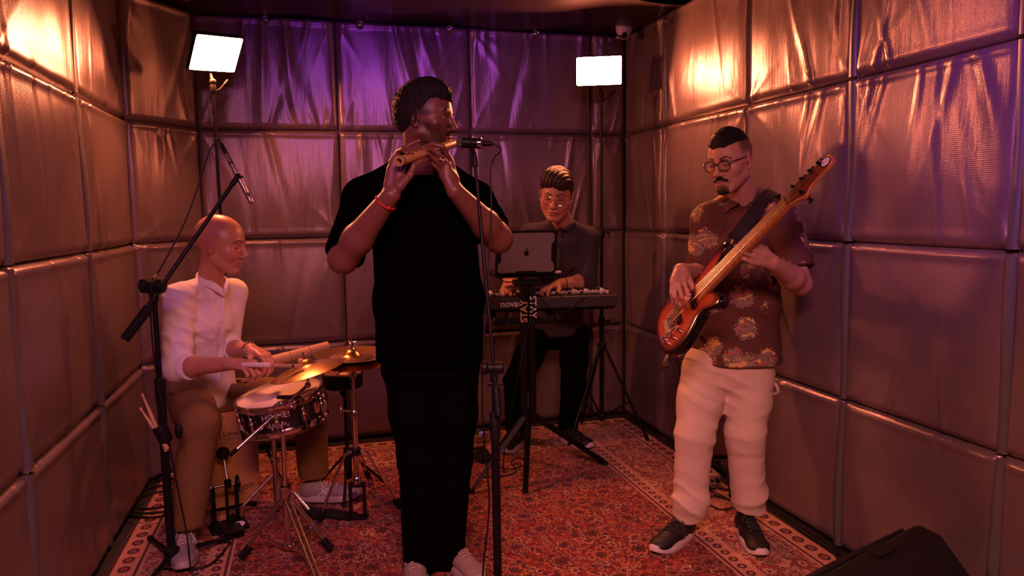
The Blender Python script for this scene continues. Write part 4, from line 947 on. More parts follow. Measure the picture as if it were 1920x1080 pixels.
jA, jB = a_(352, 748, 3.56), a_(430, 738, 3.66); jkA, jkB = a_(376, 792, 3.18), a_(580, 752, 3.46); jnA, jnB = a_(350, 985, 3.16), a_(588, 895, 3.56)
core = [U(econe(pelD, waiD, (.12, .08), (.11, .07), sideD), .02), U(econe(waiD, cheD, (.11, .07), (.12, .075), sideD), .03), U(cone(dR, dL, .04), .03)]+leg_prims(jA, jkA, jnA, (.055, .04, .032))+leg_prims(jB, jkB, jnB, (.055, .04, .032))
parts.append(solid(core, .012)); nh = len(Vh); V, Q = merge(parts); body = mesh_obj('body', V, Q, skin(SKD, 'tan_skin', .36), pd_, sharp=None)
C = np.tile(np.asarray(SKD), (len(V), 1)); C[:nh] = face_color(gD, Vh, SKD, (.50, .17, .13), eyes='down'); set_col(body, C)
M_WSH = mat('white_cotton', (.80, .75, .76), .8, var=.06, bump=.25, bscale=600)
M_OLIVE = mat('olive_twill', (.19, .105, .032), .8, var=.15, bump=.35, bscale=600)
hmd = folds([(a_(365, 700, 3.40), .16, (.2, 0, 1), .055, .009), (a_(420, 640, 3.40), .2, (.9, 0, .5), .065, .006), (a_(345, 640, 3.35), .13, (.5, 0, 1), .055, .010), (deR, .12, (1, 0, .5), .04, .010), (a_(370, 570, 3.40), .11, (1, 0, .8), .05, .006), (a_(400, 690, 3.40), .14, (-.4, 0, 1), .05, .008), (dR, .11, (.6, 0, 1), .045, .006)])
slD = deR+(dwR-deR)*.24; slE = deL+(dwL-deL)*.35
ws = [U(econe(a_(382, 740, 3.62), waiD, (.165, .125), (.148, .110), sideD), .03), U(econe(waiD, cheD, (.142, .105), (.158, .108), sideD), .05), U(econe(cheD, a_(388, 556, 3.50), (.155, .105), (.125, .078), sideD), .04),
      U(cone(dR, nbD-sideD*.03+A3(0, 0, .0), .054, .046), .03), U(cone(dL, nbD+sideD*.03+A3(0, 0, .0), .054, .046), .03),
      U(cone(dR, deR, .064, .060), .03), U(cone(deR, slD, .060, .054), .02), U(cone(dL, deL, .062, .056), .03), U(cone(deL, slE, .056, .050), .02)]
def tail(fd):     # shirt tail: curved hem, low at the front and back
    X = np.stack(np.meshgrid(*fd.ax, indexing='ij'), -1)-pelD; u = X @ sideD; w = X @ frD
    fd.v = np.maximum(fd.v, (-.005-.055*np.cos(u*13)*(w > -.3)-X[..., 2]).astype(np.float32))
shD = garment('shirt', ws, M_WSH, pd_, .006, .006, hmd, cuts=[(slD, dwR-deR, .082), (slE, dwL-deL, .075), (nbD+frD*.03+A3(0, 0, .038), frD*.45+A3(0, 0, 1), .07)], post=tail)
for cc, dd, rr in ((slD, dwR-deR, .053), (slE, dwL-deL, .049)):
    dd = nrm(dd); MB().lathe(cc-dd*.03, dd, [(rr-.008, -.008), (rr+.004, 0), (rr+.006, .018), (rr+.002, .034), (rr-.008, .036)], 22, cap=False).build('rolled_cuff', M_WSH, pd_)
v = []; f = []
ring = [nbD+frD*.082+A3(0, 0, -.035)-sideD*.004, nbD+frD*.058-sideD*.048+A3(0, 0, .004), nbD-sideD*.064+A3(0, 0, .022), nbD-frD*.06+A3(0, 0, .034), nbD+sideD*.064+A3(0, 0, .022), nbD+frD*.058+sideD*.048+A3(0, 0, .004), nbD+frD*.082+A3(0, 0, -.035)+sideD*.006]
rp = spline(ring, 7)
for q in rp:
    o_ = nrm((q-nbD)*A3(1, 1, 0)); v += [q+o_*.010+A3(0, 0, -.014), q+o_*.004+A3(0, 0, .012), q-o_*.002+A3(0, 0, .026)]
for i in range(len(rp)-1):
    for k in range(2): f.append((3*i+k, 3*i+k+1, 3*i+4+k, 3*i+3+k))
o = mesh_obj('collar', v, f, M_WSH, pd_, sharp=None); sd = o.modifiers.new('thick', 'SOLIDIFY'); sd.thickness = .004
M_BTN = mat('shell_button', (.6, .55, .52), .3)
strip_on(shD, [(413, 546), (415, 560), (416, 590), (416, 620), (415, 650), (411, 690), (408, 715)], .026, M_WSH, 'placket', pd_)
bv_ = surf(shD)
for (px, py) in ((415, 566), (416, 603), (415, 641)):
    q = on_surf(bv_, px, py, .004)
    if q is not None: MB().lathe(q, CAMP-q, [(.0052, -.001), (.0052, .001), (.004, .0018)], 12).build('button', M_BTN, pd_)
tr = [U(econe(a_(385, 770, 3.64), pelD+A3(0, 0, .03), (.155, .13), (.145, .115), sideD), .03)]+leg_prims(jA, jkA, jnA, (.092, .078, .070))+leg_prims(jB, jkB, jnB, (.090, .080, .072))
garment('trousers', tr, M_OLIVE, pd_, .0065, .007, folds([(jA, .16, (1, .4, .3), .07, .008), (jkA, .15, (1, .2, .8), .07, .007), (jkB, .16, (.8, .2, 1), .06, .007), (jnA, .16, (1, .1, .25), .07, .005), (jnB, .14, (1, 0, .3), .07, .005), (a_(440, 720, 3.48), .14, (1, 0, -.6), .055, .008)]),
        cuts=[(jnA+A3(0, 0, .0), (0, 0, -1), .13), (jnB+A3(0, 0, .01), (0, 0, -1), .12), (pelD+A3(0, 0, .07), (0, 0, 1), .25)])
M_GREY = mat('grey_suede', (.26, .235, .23), .8); M_GSOLE = mat('grey_sole', (.42, .38, .36), .7); M_LACE = mat('pale_lace', (.55, .48, .44), .8); M_SIL = mat('silver_stripe', (.62, .58, .56), .4)
shoe(pd_, A3(jnA[0]-.02, jnA[1]+.08, 0), (.12, -1), .30, .108, M_GREY, M_GSOLE, M_LACE, M_SIL, z0=RT+.012); shoe(pd_, A3(jnB[0]-.075, jnB[1]-.0, 0), (1, -.22), .30, .106, M_GREY, M_GSOLE, M_LACE, M_SIL, z0=RT+.014)
wv = nrm(dwL-deL); b_ = MB()
for k in range(14):
    B = basis(wv); a = 2*math.pi*k/14; b_.ball(dwL-wv*.012+B @ A3(.031*math.cos(a), .031*math.sin(a), 0), .0062, 8)
b_.build('chain_bracelet', M_CHROME, pd_)
# ================================================================ keyboard player
pk_ = thing('person', 'smiling keyboard player in dark shirt bending over the keyboard', 'person', at(1015, 836, Z=RT))
SKK = (.50, .25, .17)
gK = Fr(a_(1043, 366, 3.78), (-.42, -.84, -.26), sc=1.10, roll=.10)
nbK = a_(1056, 424, 3.92); kR = a_(993, 440, 4.00); kL = a_(1104, 446, 3.93); sideK = nrm(kL-kR); frK = nrm(np.cross(sideK, A3(0, 0, 1))); frK = frK if frK[1] < 0 else -frK
keR = a_(960, 520, 3.98); kwR = a_(953, 532, 3.86); keL = a_(1100, 528, 3.94); kwL = a_(1046, 533, 3.80)
hRk = auto_hand(kwR, (-.15, -.7, -.35), (0, -.3, -1), -1, curl=(.35, .5, .3), fs=1.0)
hLk = auto_hand(kwL, a_(1014, 543, 3.72)-kwL, (0, -.2, -1), 1, curl=(.30, .45, .3), spread=.12, fs=1.0)
hp = head_prims(gK, jaw=1.12, nose=1.08, smile=.9, cheek=1.25)+neck(gK, nbK, .053)
Vh, Qh = solid(hp, .0026, lo=gK.o-A3(.2, .2, .19), smooth=2)
parts = [(Vh, Qh), solid(arm_prims(kR, keR, kwR, (.046, .04, .042, .028))+hRk, .0032), solid(arm_prims(kL, keL, kwL, (.046, .04, .042, .028))+hLk, .0032)]
pelK, waiK, cheK = a_(1045, 610, 4.20), a_(1048, 545, 4.13), a_(1052, 485, 4.02)
lA, lB = a_(1012, 628, 4.18), a_(1078, 625, 4.14); lkA, lkB = a_(968, 715, 4.02), a_(1075, 722, 4.05); lnA, lnB = a_(966, 808, 4.10), a_(1064, 808, 4.06)
core = [U(econe(pelK, waiK, (.11, .08), (.11, .07), sideK), .02), U(econe(waiK, cheK, (.11, .07), (.12, .075), sideK), .03), U(cone(kR-A3(0, -.02, .05), kL-A3(0, -.02, .05), .025), .03)]+leg_prims(lA, lkA, lnA, (.055, .04, .032))+leg_prims(lB, lkB, lnB, (.055, .04, .032))
parts.append(solid(core, .012)); nh = len(Vh); V, Q = merge(parts); body = mesh_obj('body', V, Q, skin(SKK, 'warm_skin'), pk_, sharp=None)
C = np.tile(np.asarray(SKK), (len(V), 1)); C[:nh] = face_color(gK, Vh, SKK, (.45, .11, .09), eyes='down'); set_col(body, C)
def hcutK(x, y, z):
    hl = .046-.075*np.clip((.045-y)/.045, 0, 1)-.03*np.clip((-.02-y)/.06, 0, 1)+.018*np.exp(-((x-.014)/.020)**2)*(y > .03); return hl+.006*np.sin(x*210+1)*np.sin(x*95)*(y > .03)-z
hair_mesh(pk_, gK, [U(gK.ell((0, -.014, .040), (.082, .106, .094)), .01), U(gK.ell((.004, .006, .090), (.073, .088, .056)), .02), U(gK.ell((-.034, .046, .082), (.042, .048, .040)), .02), U(gK.ell((.030, .030, .088), (.045, .052, .046)), .02)], M_HAIRB,
    lambda P: .0026*np.sin(((P-gK.o) @ gK.R) @ A3(230, -120, 60)+3.0*noise(P, 22, 0))+.0018*noise(P, 420, 1), post=lambda fd: head_cut(fd, gK, hcutK), h=.003)
glasses(pk_, gK, M_GOLD, (.0235, .0215), r=.0011, y=.1050, z=-.004)
M_NAVY = mat('dark_navy_linen', (.040, .030, .040), .8, var=.15, bump=.3, bscale=500)
slK = keL+(kwL-keL)*.30; slJ = keR+(kwR-keR)*.3
ks = [U(econe(a_(1045, 640, 4.19), waiK, (.165, .125), (.150, .110), sideK), .03), U(econe(waiK, cheK, (.150, .110), (.160, .110), sideK), .05), U(econe(cheK, a_(1052, 446, 3.96), (.160, .108), (.13, .082), sideK), .04),
      U(cone(kR, nbK-sideK*.03, .054, .048), .03), U(cone(kL, nbK+sideK*.03, .054, .048), .03), U(cone(kR, keR, .062, .056), .03), U(cone(kL, keL, .064, .060), .03), U(cone(keL, slK, .060, .054), .02), U(cone(keR, slJ, .056, .05), .02)]
shK = garment('shirt', ks, M_NAVY, pk_, .0065, .007, folds([(keL, .12, (.6, 0, 1), .05, .006), (waiK+frK*.1, .2, (.8, 0, .6), .08, .004), (kL, .12, (1, 0, .7), .06, .004), (nbK+sideK*.08, .1, (1, 0, 0), .035, .002)]), cuts=[(slK, kwL-keL, .08), (slJ, kwR-keR, .075), (a_(1045, 626, 4.19), (0, 0, -1), .6), (nbK+frK*.03+A3(0, 0, .045), frK*.4+A3(0, 0, 1), .055)])
strip_on(shK, [(1062, 462), (1071, 463), (1084, 461)], .010, M_NAVY, 'pocket', pk_); strip_on(shK, [(1051, 432), (1051, 445), (1050, 470), (1049, 500)], .026, M_NAVY, 'placket', pk_)
v = []; f = []
ring = [nbK+frK*.070+A3(0, 0, -.012)-sideK*.004, nbK+frK*.05-sideK*.048+A3(0, 0, .014), nbK-sideK*.064+A3(0, 0, .026), nbK-frK*.06+A3(0, 0, .036), nbK+sideK*.064+A3(0, 0, .026), nbK+frK*.05+sideK*.048+A3(0, 0, .014), nbK+frK*.070+A3(0, 0, -.012)+sideK*.006]
rp = spline(ring, 7)
for q in rp:
    o_ = nrm((q-nbK)*A3(1, 1, 0)); v += [q+o_*.010+A3(0, 0, -.014), q+o_*.004+A3(0, 0, .010), q-o_*.002+A3(0, 0, .022)]
for i in range(len(rp)-1):
    for k in range(2): f.append((3*i+k, 3*i+k+1, 3*i+4+k, 3*i+3+k))
o = mesh_obj('collar', v, f, M_NAVY, pk_, sharp=None); sd = o.modifiers.new('thick', 'SOLIDIFY'); sd.thickness = .004
for cc, dd, rr in ((slK, kwL-keL, .052),):
    dd = nrm(dd); MB().lathe(cc-dd*.03, dd, [(rr-.008, -.008), (rr+.004, 0), (rr+.006, .018), (rr+.002, .034), (rr-.008, .036)], 22, cap=False).build('rolled_cuff', M_NAVY, pk_)
tr = [U(econe(a_(1045, 632, 4.18), pelK, (.155, .115), (.150, .110), sideK), .03)]+leg_prims(lA, lkA, lnA, (.090, .072, .060))+leg_prims(lB, lkB, lnB, (.090, .072, .060))
garment('trousers', tr, M_BLKJEAN, pk_, .0075, .007, folds([(lkA, .14, (0, .2, 1), .06, .005), (lkB, .14, (0, .2, 1), .06, .005)]), cuts=[(lnA, (0, 0, -1), .12), (lnB, (0, 0, -1), .12), (pelK, (0, 0, 1), .25)])
M_PURS = mat('pale_lilac_sole', (.55, .46, .50), .6)
shoe(pk_, A3(lnA[0]+.06, lnA[1]+.03, 0), (-.75, -.85), .29, .105, M_SHB, M_PURS, M_SHB); shoe(pk_, A3(lnB[0]-.035, lnB[1]+.045, 0), (.40, -1), .29, .105, M_SHB, M_PURS, M_SHB)
# ---------------------------------------------------------------- lettering
def text_pts(body, size, bold=0.0):
    "mesh of a line of text, centred, in its own plane: verts (n,2), faces"
    c = bpy.data.curves.new('t', 'FONT'); c.body = body; c.size = size; c.align_x = 'CENTER'; c.align_y = 'CENTER'; c.resolution_u = 3; c.offset = bold
    o = bpy.data.objects.new('t', c); COL.objects.link(o); dg = bpy.context.evaluated_depsgraph_get(); me = bpy.data.meshes.new_from_object(o.evaluated_get(dg))
    v = np.array([p.co[:] for p in me.vertices]).reshape(-1, 3); f = [tuple(p.vertices) for p in me.polygons]
    bpy.data.objects.remove(o); bpy.data.curves.remove(c); bpy.data.meshes.remove(me); return v[:, :2], f
def lettering(name, body, size, c, ex, ey, m, parent, bold=0.0, lift=.0008, bend=None):
    v, f = text_pts(body, size, bold); c = np.asarray(c, float); ex = nrm(ex); ey = nrm(ey); n = np.cross(ex, ey)
    if bend is None: P = [c+ex*x+ey*y+n*lift for x, y in v]
    else: P = [c-n*bend+(n*math.cos(x/bend)+ex*math.sin(x/bend))*(bend+lift)+ey*y for x, y in v]
    o = mesh_obj(name, P, f, m, parent, smooth=False); sd = o.modifiers.new('thick', 'SOLIDIFY'); sd.thickness = .0006; sd.offset = 1; return o
def cable(label, pts, r=.0032, n=8, cat='cable', group=None, name='cable', m=None, parent=None):
    o = MB().tube(spline(pts, n), r, 7).build(name, m or M_CABLE, parent)
    if parent is None: tag(o, label, cat, group)
    return o
# ================================================================ bamboo flute
fN, fE = a_(748, 303, 2.36), a_(857, 267, 2.675); fu = nrm(fE-fN); fR = .0155; fL = np.linalg.norm(fE-fN)
M_BAMB = mat('bamboo', (.50, .27, .085), .4, var=.2, scale=40, coat=.2)
t = thing('bamboo_flute', 'golden bamboo flute with green band held across the lips', 'flute', fN)
fl_ = MB().lathe(fN, fu, [(fR*.70, .03), (fR*.70, 0), (fR, 0), (fR, fL*.5), (fR*.98, fL-.01), (fR*.7, fL)], 28, cap=False); fl_.build('tube', M_BAMB, t)
MB().lathe(fN+fu*.028, fu, [(fR*.7, 0), (.0001, .001)], 20, cap=False).build('bore', M_DARK, t)
M_TEAL = mat('green_thread', (.05, .16, .12), .6); M_ORT = mat('orange_thread', (.55, .20, .03), .6)
MB().lathe(fN+fu*.010, fu, [(fR, 0), (fR+.0007, .0005), (fR+.0007, .0085), (fR, .009)], 28, cap=False).build('band', M_TEAL, t)
MB().lathe(fN+fu*.020, fu, [(fR, 0), (fR+.0007, .0005), (fR+.0007, .005), (fR, .0055)], 28, cap=False).build('band', M_ORT, t)
hu = nrm(A3(0, -.35, 1)-fu*(fu @ A3(0, -.35, 1)))
for k in range(6):
    q = fN+fu*(.052+.030*k)+hu*fR*.985; MB().lathe(q, hu, [(.0046, -.002), (.0046, .0006), (.0001, .0004)], 12, cap=False).build('finger_hole', M_DARK, t)
# ================================================================ microphone on the front stand
mA, mB_ = a_(857, 267, 2.575), a_(906, 269, 2.545); mu = nrm(mB_-mA); mL = np.linalg.norm(mB_-mA)
M_GRILLE = mat('mic_grille', (.22, .21, .21), .45, .8, bump=.8, bscale=900)
t = thing('microphone', 'short black stage microphone in front of the flute player', 'microphone', mA)
MB().lathe(mA, mu, [(.010, -.002), (.0165, 0), (.0175, .004), (.0175, .018)], 24).build('grille', M_GRILLE, t)
MB().lathe(mA, mu, [(.0165, .018), (.0185, .020), (.0185, mL*.74), (.0170, mL*.78)], 24).build('body', M_BLACKP, t)
MB().lathe(mA, mu, [(.0185, mL*.78), (.0205, mL*.79), (.0205, mL*.92), (.017, mL*.95)], 24).build('collar_ring', M_CHROME, t)
MB().lathe(mA, mu, [(.010, mL*.95), (.0105, mL*.97), (.0095, mL*1.25), (.0055, mL*1.36)], 18).build('cable_plug', M_BLACKP, t)
YS = 2.36; base = at(930, 900, Y=YS); base[2] = 0
t = thing('microphone_stand', 'black boom microphone stand in front of the flute player', 'stand', (base[0], base[1], RT))
zc = at(921, 690, Y=YS)[2]; zt = at(926, 772, Y=YS)[2]
MB().lathe((base[0], base[1], RT), (0, 0, 1), [(.13, 0), (.13, .012), (.118, .022), (.03, .032), (.022, .05)], 40).build('round_base', M_BLACK, t)
MB().bar((base[0], base[1], .04), (base[0], base[1], zt), .0150, seg=20).build('lower_tube', M_BLACK, t)
MB().lathe((base[0], base[1], zt-.10), (0, 0, 1), [(.0155, 0), (.0185, .004), (.0190, .10), (.0165, .104), (.011, .104)], 20).build('grip_collar', M_BLACKP, t)
MB().bar((base[0], base[1], zt-.02), (base[0], base[1], zc), .0095, seg=16).build('upper_tube', M_BLACK, t)
cl = A3(base[0], base[1], zc); mc = mA+mu*mL*.60-A3(0, 0, .020); bt = a_(889, 288, 2.545); bd = nrm(bt-cl)
bend_ = cl-bd*.165
MB().bar(bend_+bd*.085, bt, .0062, seg=14).build('boom_arm', M_BLACK, t)
MB().lathe(bend_, bd, [(.009, 0), (.0135, .004), (.0135, .10), (.0075, .108)], 18).build('counterweight', M_BLACKP, t)
hx = nrm(CR[0])
MB().lathe(cl-hx*.045, hx, [(.018, 0), (.024, .006), (.024, .020), (.017, .026), (.017, .044), (.021, .048), (.021, .075), (.016, .08)], 24).lathe(cl-A3(0, 0, .05), (0, 0, 1), [(.013, 0), (.014, .05)], 16).build('clutch', M_BLACKP, t)
MB().bar(cl-A3(0, 0, .055), cl-A3(0, 0, .055)+hx*.028, .006).bar(cl-A3(0, 0, .055), cl-A3(0, 0, .055)-hx*.024, .009).build('knob', M_BLACKP, t)
MB().lathe(bt-bd*.05, bd, [(.008, 0), (.0105, .006), (.0105, .03), (.008, .05)], 16).bar(bt, mc, .0085).torus(mA+mu*mL*.55, mu, .0195, .0038, 24, 8).build('mic_clip', M_BLACKP, t)
ce_ = mA+mu*mL*1.34
cable('black cable drooping from the stage microphone beside the front stand', [ce_, ce_+mu*.02+A3(.012, 0, -.02), a_(921, 310, 2.54), a_(921, 400, 2.52), a_(915, 520, 2.46), a_(907, 640, 2.42), a_(904, 760, 2.40), a_(910, 850, 2.40), a_(917, 950, 2.38), a_(905, 1085, 2.42), A3(.58, 2.44, RT+.006), A3(.75, 2.2, RT+.006), A3(1.0, 1.7, RT+.006)], .0032)
# ================================================================ left boom stand with pencil microphone
YL = 3.02; b2 = at(323, 1050, Y=YL); b2 = A3(b2[0], YL, 0)
t = thing('microphone_stand', 'tall black boom microphone stand beside the drummer at the left wall', 'stand', (b2[0], b2[1], RT))
zc2 = at(291, 540, Y=YL)[2]; zt2 = at(300, 715, Y=YL)[2]; zh2 = at(318, 905, Y=YL)[2]
MB().bar((b2[0], YL, zt2-.03), (b2[0], YL, zc2), .0105, seg=16).build('upper_tube', M_BLACK, t)
MB().bar((b2[0], YL, .05), (b2[0], YL, zt2), .0165, seg=20).build('lower_tube', M_BLACK, t)
MB().lathe((b2[0], YL, zt2-.09), (0, 0, 1), [(.017, 0), (.021, .006), (.021, .10), (.015, .108)], 18).build('grip_collar', M_BLACKP, t)
MB().lathe((b2[0], YL, .045), (0, 0, 1), [(.018, 0), (.03, .006), (.03, .05), (.018, .06)], 18).build('leg_hub', M_BLACKP, t)
for (px, py) in ((428, 1012), (250, 1130), (262, 985)):
    q = at(px, py, Z=RT+.012); q = A3(b2[0], YL, RT+.012)+nrm((q-A3(b2[0], YL, q[2])))*.34; lg = MB().bar((b2[0], YL, .075), q, .0095).build('leg', M_BLACK, t); MB().bar(q+nrm(A3(b2[0], YL, .075)-q)*.04, q, .0125).build('rubber_foot', M_RUBBER, lg)
MB().bar((b2[0]+.018, YL-.02, .052), (b2[0]+.042, YL-.045, .047), .006).build('lock_tab', mat('amber_plastic', (.65, .28, .02), .4), t)
c2 = A3(b2[0], YL, zc2); e2 = a_(441, 338, 3.16); d2 = nrm(e2-c2); w2 = a_(235, 635, 2.95)
MB().bar(w2, e2, .0085, seg=14).build('boom_arm', M_BLACK, t)
MB().lathe(w2-d2*.005, d2, [(.014, 0), (.0185, .005), (.0185, .14), (.0145, .147)], 18).build('counterweight', M_RUBBER, t)
MB().lathe(c2-hx*.05+A3(0, 0, .01), hx, [(.020, 0), (.030, .008), (.030, .03), (.02, .036), (.02, .06), (.029, .066), (.029, .088), (.021, .094)], 22).lathe(c2-A3(0, 0, .055), (0, 0, 1), [(.014, 0), (.018, .02), (.018, .06)], 16).build('clutch', M_BLACKP, t)
# pencil microphone
q1, q2 = a_(424, 288, 3.19), a_(472, 381, 3.15); u1 = nrm(q2-q1); l1 = np.linalg.norm(q2-q1)
M_NICK = mat('satin_nickel', (.42, .36, .34), .35, .9)
clp = a_(449, 334, 3.17)
MB().bar(e2-d2*.02, e2+d2*.012, .012).ball(e2+d2*.02, .014).bar(e2+d2*.02, clp, .008).torus(clp, u1, .0135, .0045, 24, 8).build('mic_clip', M_BLACKP, t)
t = thing('pencil_microphone', 'slim silver pencil microphone on the boom above the drummer', 'microphone', q2)
MB().lathe(q1, u1, [(.0095, 0), (.0105, .003), (.0105, l1*.80), (.0100, l1*.805)], 20).build('body', M_NICK, t)
MB().lathe(q1, u1, [(.0100, l1*.805), (.0108, l1*.81), (.0108, l1*.98), (.0085, l1)], 20).build('capsule', M_NICK, t)
MB().lathe(q1, u1, [(.0105, l1*.18), (.0111, l1*.185), (.0111, l1*.20), (.0105, l1*.205)], 20, cap=False).build('switch_ring', M_BLACKP, t)
MB().lathe(q1, -u1, [(.0095, 0), (.0098, .004), (.0085, .035), (.0045, .05)], 16).build('cable_plug', M_BLACKP, t)
qe = q1-u1*.05
cable('black cable arching from the pencil microphone down its boom stand', [qe, qe-u1*.012+A3(-.01, 0, .006), a_(404, 268, 3.18), a_(392, 285, 3.17), a_(378, 330, 3.15), a_(345, 420, 3.10), a_(300, 505, 3.03), a_(285, 530, 2.97), a_(283, 600, 2.98), a_(293, 700, 2.985), a_(312, 800, 2.97), a_(330, 900, 2.97), a_(350, 1000, 2.96), a_(362, 1080, 2.93), A3(-.42, 2.85, RT+.006), A3(-.35, 2.5, RT+.006)], .0032)
# stick pouch with two drumsticks
pc = a_(312, 815, 2.97)
t = thing('stick_holder', 'black drumstick holder clamped to the left microphone stand', 'holder', pc-A3(0, 0, .04))
MB().lathe(pc-A3(0, 0, .03), nrm(a_(264, 745, 3.0)-a_(300, 822, 2.98)), [(.020, 0), (.026, .008), (.028, .07), (.024, .07), (.022, .01)], 20, cap=False).build('cup', M_BLACKP, t)
MB().torus(A3(b2[0], YL, pc[2]), (0, 0, 1), .020, .006).bar(A3(b2[0], YL, pc[2])+A3(.015, -.015, 0), pc+A3(.0, .0, -.01), .008).build('clamp', M_BLACKP, t)
MB().ball(a_(335, 808, 2.99), .022, sc=(.7, .7, 1.5)).build('wing_knob', M_BLACKP, t)
for i, (p, q) in enumerate((((303, 824), (266, 738)), ((301, 822), (262, 764)))):
    A, B = a_(*p, 2.975-.012*i), a_(*q, 3.02-.03*i); dd = nrm(B-A); LL = np.linalg.norm(B-A); A = A-dd*.05; LL += .05
    tag(MB().lathe(A, dd, [(.0068, 0), (.0075, .003), (.0075, LL-.09), (.0038, LL-.02), (.0052, LL-.012), (.005, LL-.003), (.001, LL)], 14).build('drumstick', M_WOOD, None),
        ('longer' if i == 0 else 'shorter leaning')+' wooden drumstick standing in the holder by the left wall', 'drumstick', 'drumsticks in the holder')
# ================================================================ box drum and its pedal
cA, cB = at(385, 965, Z=.03), at(480, 945, Z=.03); cx = nrm((cB-cA)*A3(1, 1, 0)); cn = A3(cx[1], -cx[0], 0); cw = np.linalg.norm(cB-cA)*1.12; cc = (cA+cB)/2
cc = A3(cc[0], cc[1], 0)-cx*.01; cH = .485; Rc = np.stack([cx, -cn, A3(0, 0, 1)], 1)
M_CAJ = mat('birch_ply', (.46, .25, .075), .5, var=.25, scale=9, bump=.05); M_CAJS = mat('red_brown_stain', (.16, .045, .02), .45, var=.2)
t = thing('cajon', 'wooden box drum with screwed front under the drummer', 'drum', (cc[0], cc[1], RT))
cw = max(cw, .30)
MB().box(cc-cn*(.15)+A3(0, 0, .03+cH/2), (cw, .29, cH-.03), Rc, .008).build('body', M_CAJS, t)
# front plate with scalloped corners
poly = []
hw, hh = cw/2, (cH-.03)/2
for k in range(60):
    s_ = k/60; per = s_*4; side = int(per); fr_ = per-side
    def sc(x): return .006*math.sin(x*math.pi*3)**2
    if side == 0: p = (-hw+2*hw*fr_, -hh+.004)
    elif side == 1: p = (hw-.002-(sc(fr_) if fr_ < .5 else 0), -hh+2*hh*fr_)
    elif side == 2: p = (hw-2*hw*fr_, hh)
    else: p = (-hw+.002+(sc(1-fr_) if fr_ > .5 else 0), hh-2*hh*fr_)
    poly.append(p)
fc = cc+cn*.001+A3(0, 0, .045+cH/2-.015)
MB().prism(poly, .006, fc, cx, (0, 0, 1), .001).build('front_plate', M_CAJ, t)
sc0 = None
for k in range(7):
    for s_ in (-1, 1):
        q = fc+cx*s_*(hw-.014)+A3(0, 0, -hh+.02+(2*hh-.04)*k/6)+cn*.003
        if sc0 is None: sc0 = MB().lathe(q, cn, [(.003, 0), (.0028, .0012), (.001, .0016)], 8).build('screw', M_BLACK, t); so = WLOC[sc0.as_pointer()]-q
        else: share('screw', sc0, q+so, t)
for s_ in (-1, 0, 1): share('screw', sc0, fc+cx*s_*.07+A3(0, 0, hh-.016)+cn*.003+so, t)
for s_ in (-1, 1):
    for d_ in (.03, .26): MB().lathe(cc+cx*s_*(cw/2-.03)-cn*d_+A3(0, 0, RT), (0, 0, 1), [(.012, 0), (.014, .036-RT)], 12).build('rubber_foot', M_RUBBER, t)
M_INK = mat('dark_print', (.05, .02, .012), .6)
lettering('print', 'J.Leiva', .034, fc+A3(0, 0, .125)+cx*.02+cn*.003, cx, (0, 0, 1), M_INK, t); lettering('print', 'PERCUSSION', .009, fc+A3(0, 0, .100)+cx*.02+cn*.003, cx, (0, 0, 1), M_INK, t)
lettering('print', 'Cajon', .05, fc+A3(0, 0, -.145)+cx*.06+cn*.003, cx+A3(0, 0, .15), A3(0, 0, 1)-cx*.15, M_INK, t)
# pedal
pc = at(424, 985, Z=RT); pc = A3(pc[0], pc[1]-.02, RT)
t = thing('cajon_pedal', 'black beater pedal clamped to the front of the box drum', 'pedal', pc)
def L_(a, b, c): return pc+cx*a+cn*b+A3(0, 0, c)
MB().box(L_(.01, .02, .012), (.16, .12, .016), Rc, .004).build('base_plate', M_BLACK, t)
for s_ in (-.045, .055): MB().box(L_(s_, .0, .105), (.016, .03, .19), Rc, .004).build('upright', M_BLACK, t)
MB().box(L_(.012, .0, .10), (.012, .022, .175), Rc, .004).build('centre_post', M_BLACK, t)
MB().bar(L_(-.065, 0, .195), L_(.08, 0, .195), .0065).bar(L_(-.075, 0, .195), L_(-.05, 0, .195), .014).build('axle', M_STEEL, t)
MB().torus(L_(.062, 0, .20), cx, .026, .007).build('cam_ring', M_BLACK, t)
MB().lathe(L_(.02, 0, .185), (0, 0, 1), [(.014, 0), (.016, .01), (.016, .03), (.01, .036)], 14).build('beater_hub', M_BLACK, t)
bb = a_(418, 850, 3.44); MB().bar(L_(.02, 0, .205), bb, .0042).build('beater_rod', M_STEEL, t)
MB().ball(bb, .030, 20).build('beater', M_RUBBER, t)
sp = [L_(-.068+.006*math.cos(k*.9), .006*math.sin(k*.9), .17-.0012*k) for k in range(80)]; MB().tube(sp, .0013, 5).build('spring', M_CHROME, t)
MB().lathe(L_(-.068, 0, .03), (0, 0, 1), [(.012, 0), (.012, .03), (.004, .05)], 12).build('tension_nut', M_CHROME, t)
MB().box(L_(.01, .10, .035), (.085, .18, .010), Rc @ rx(-.12), .004).build('footboard', M_BLACK, t)
MB().lathe(L_(.05, .065, .028), cn+A3(0, 0, .9), [(.024, 0), (.024, .002), (.02, .003)], 24, sc=(1, .5)).build('badge', M_WHITE, t)
for k in range(3): MB().bar(L_(.038+.010*k, .071, .0335), L_(.043+.010*k, .060, .0335), .0011, seg=6).build('badge_mark', M_INK, t)
cable('thin black control cable curving from the pedal past the drummer shoe', [L_(-.05, .05, .03), L_(-.03, .16, .008), a_(430, 1020, 3.18), at(395, 1058, Z=RT+.005), at(350, 1068, Z=RT+.005), at(300, 1066, Z=RT+.005)], .005)
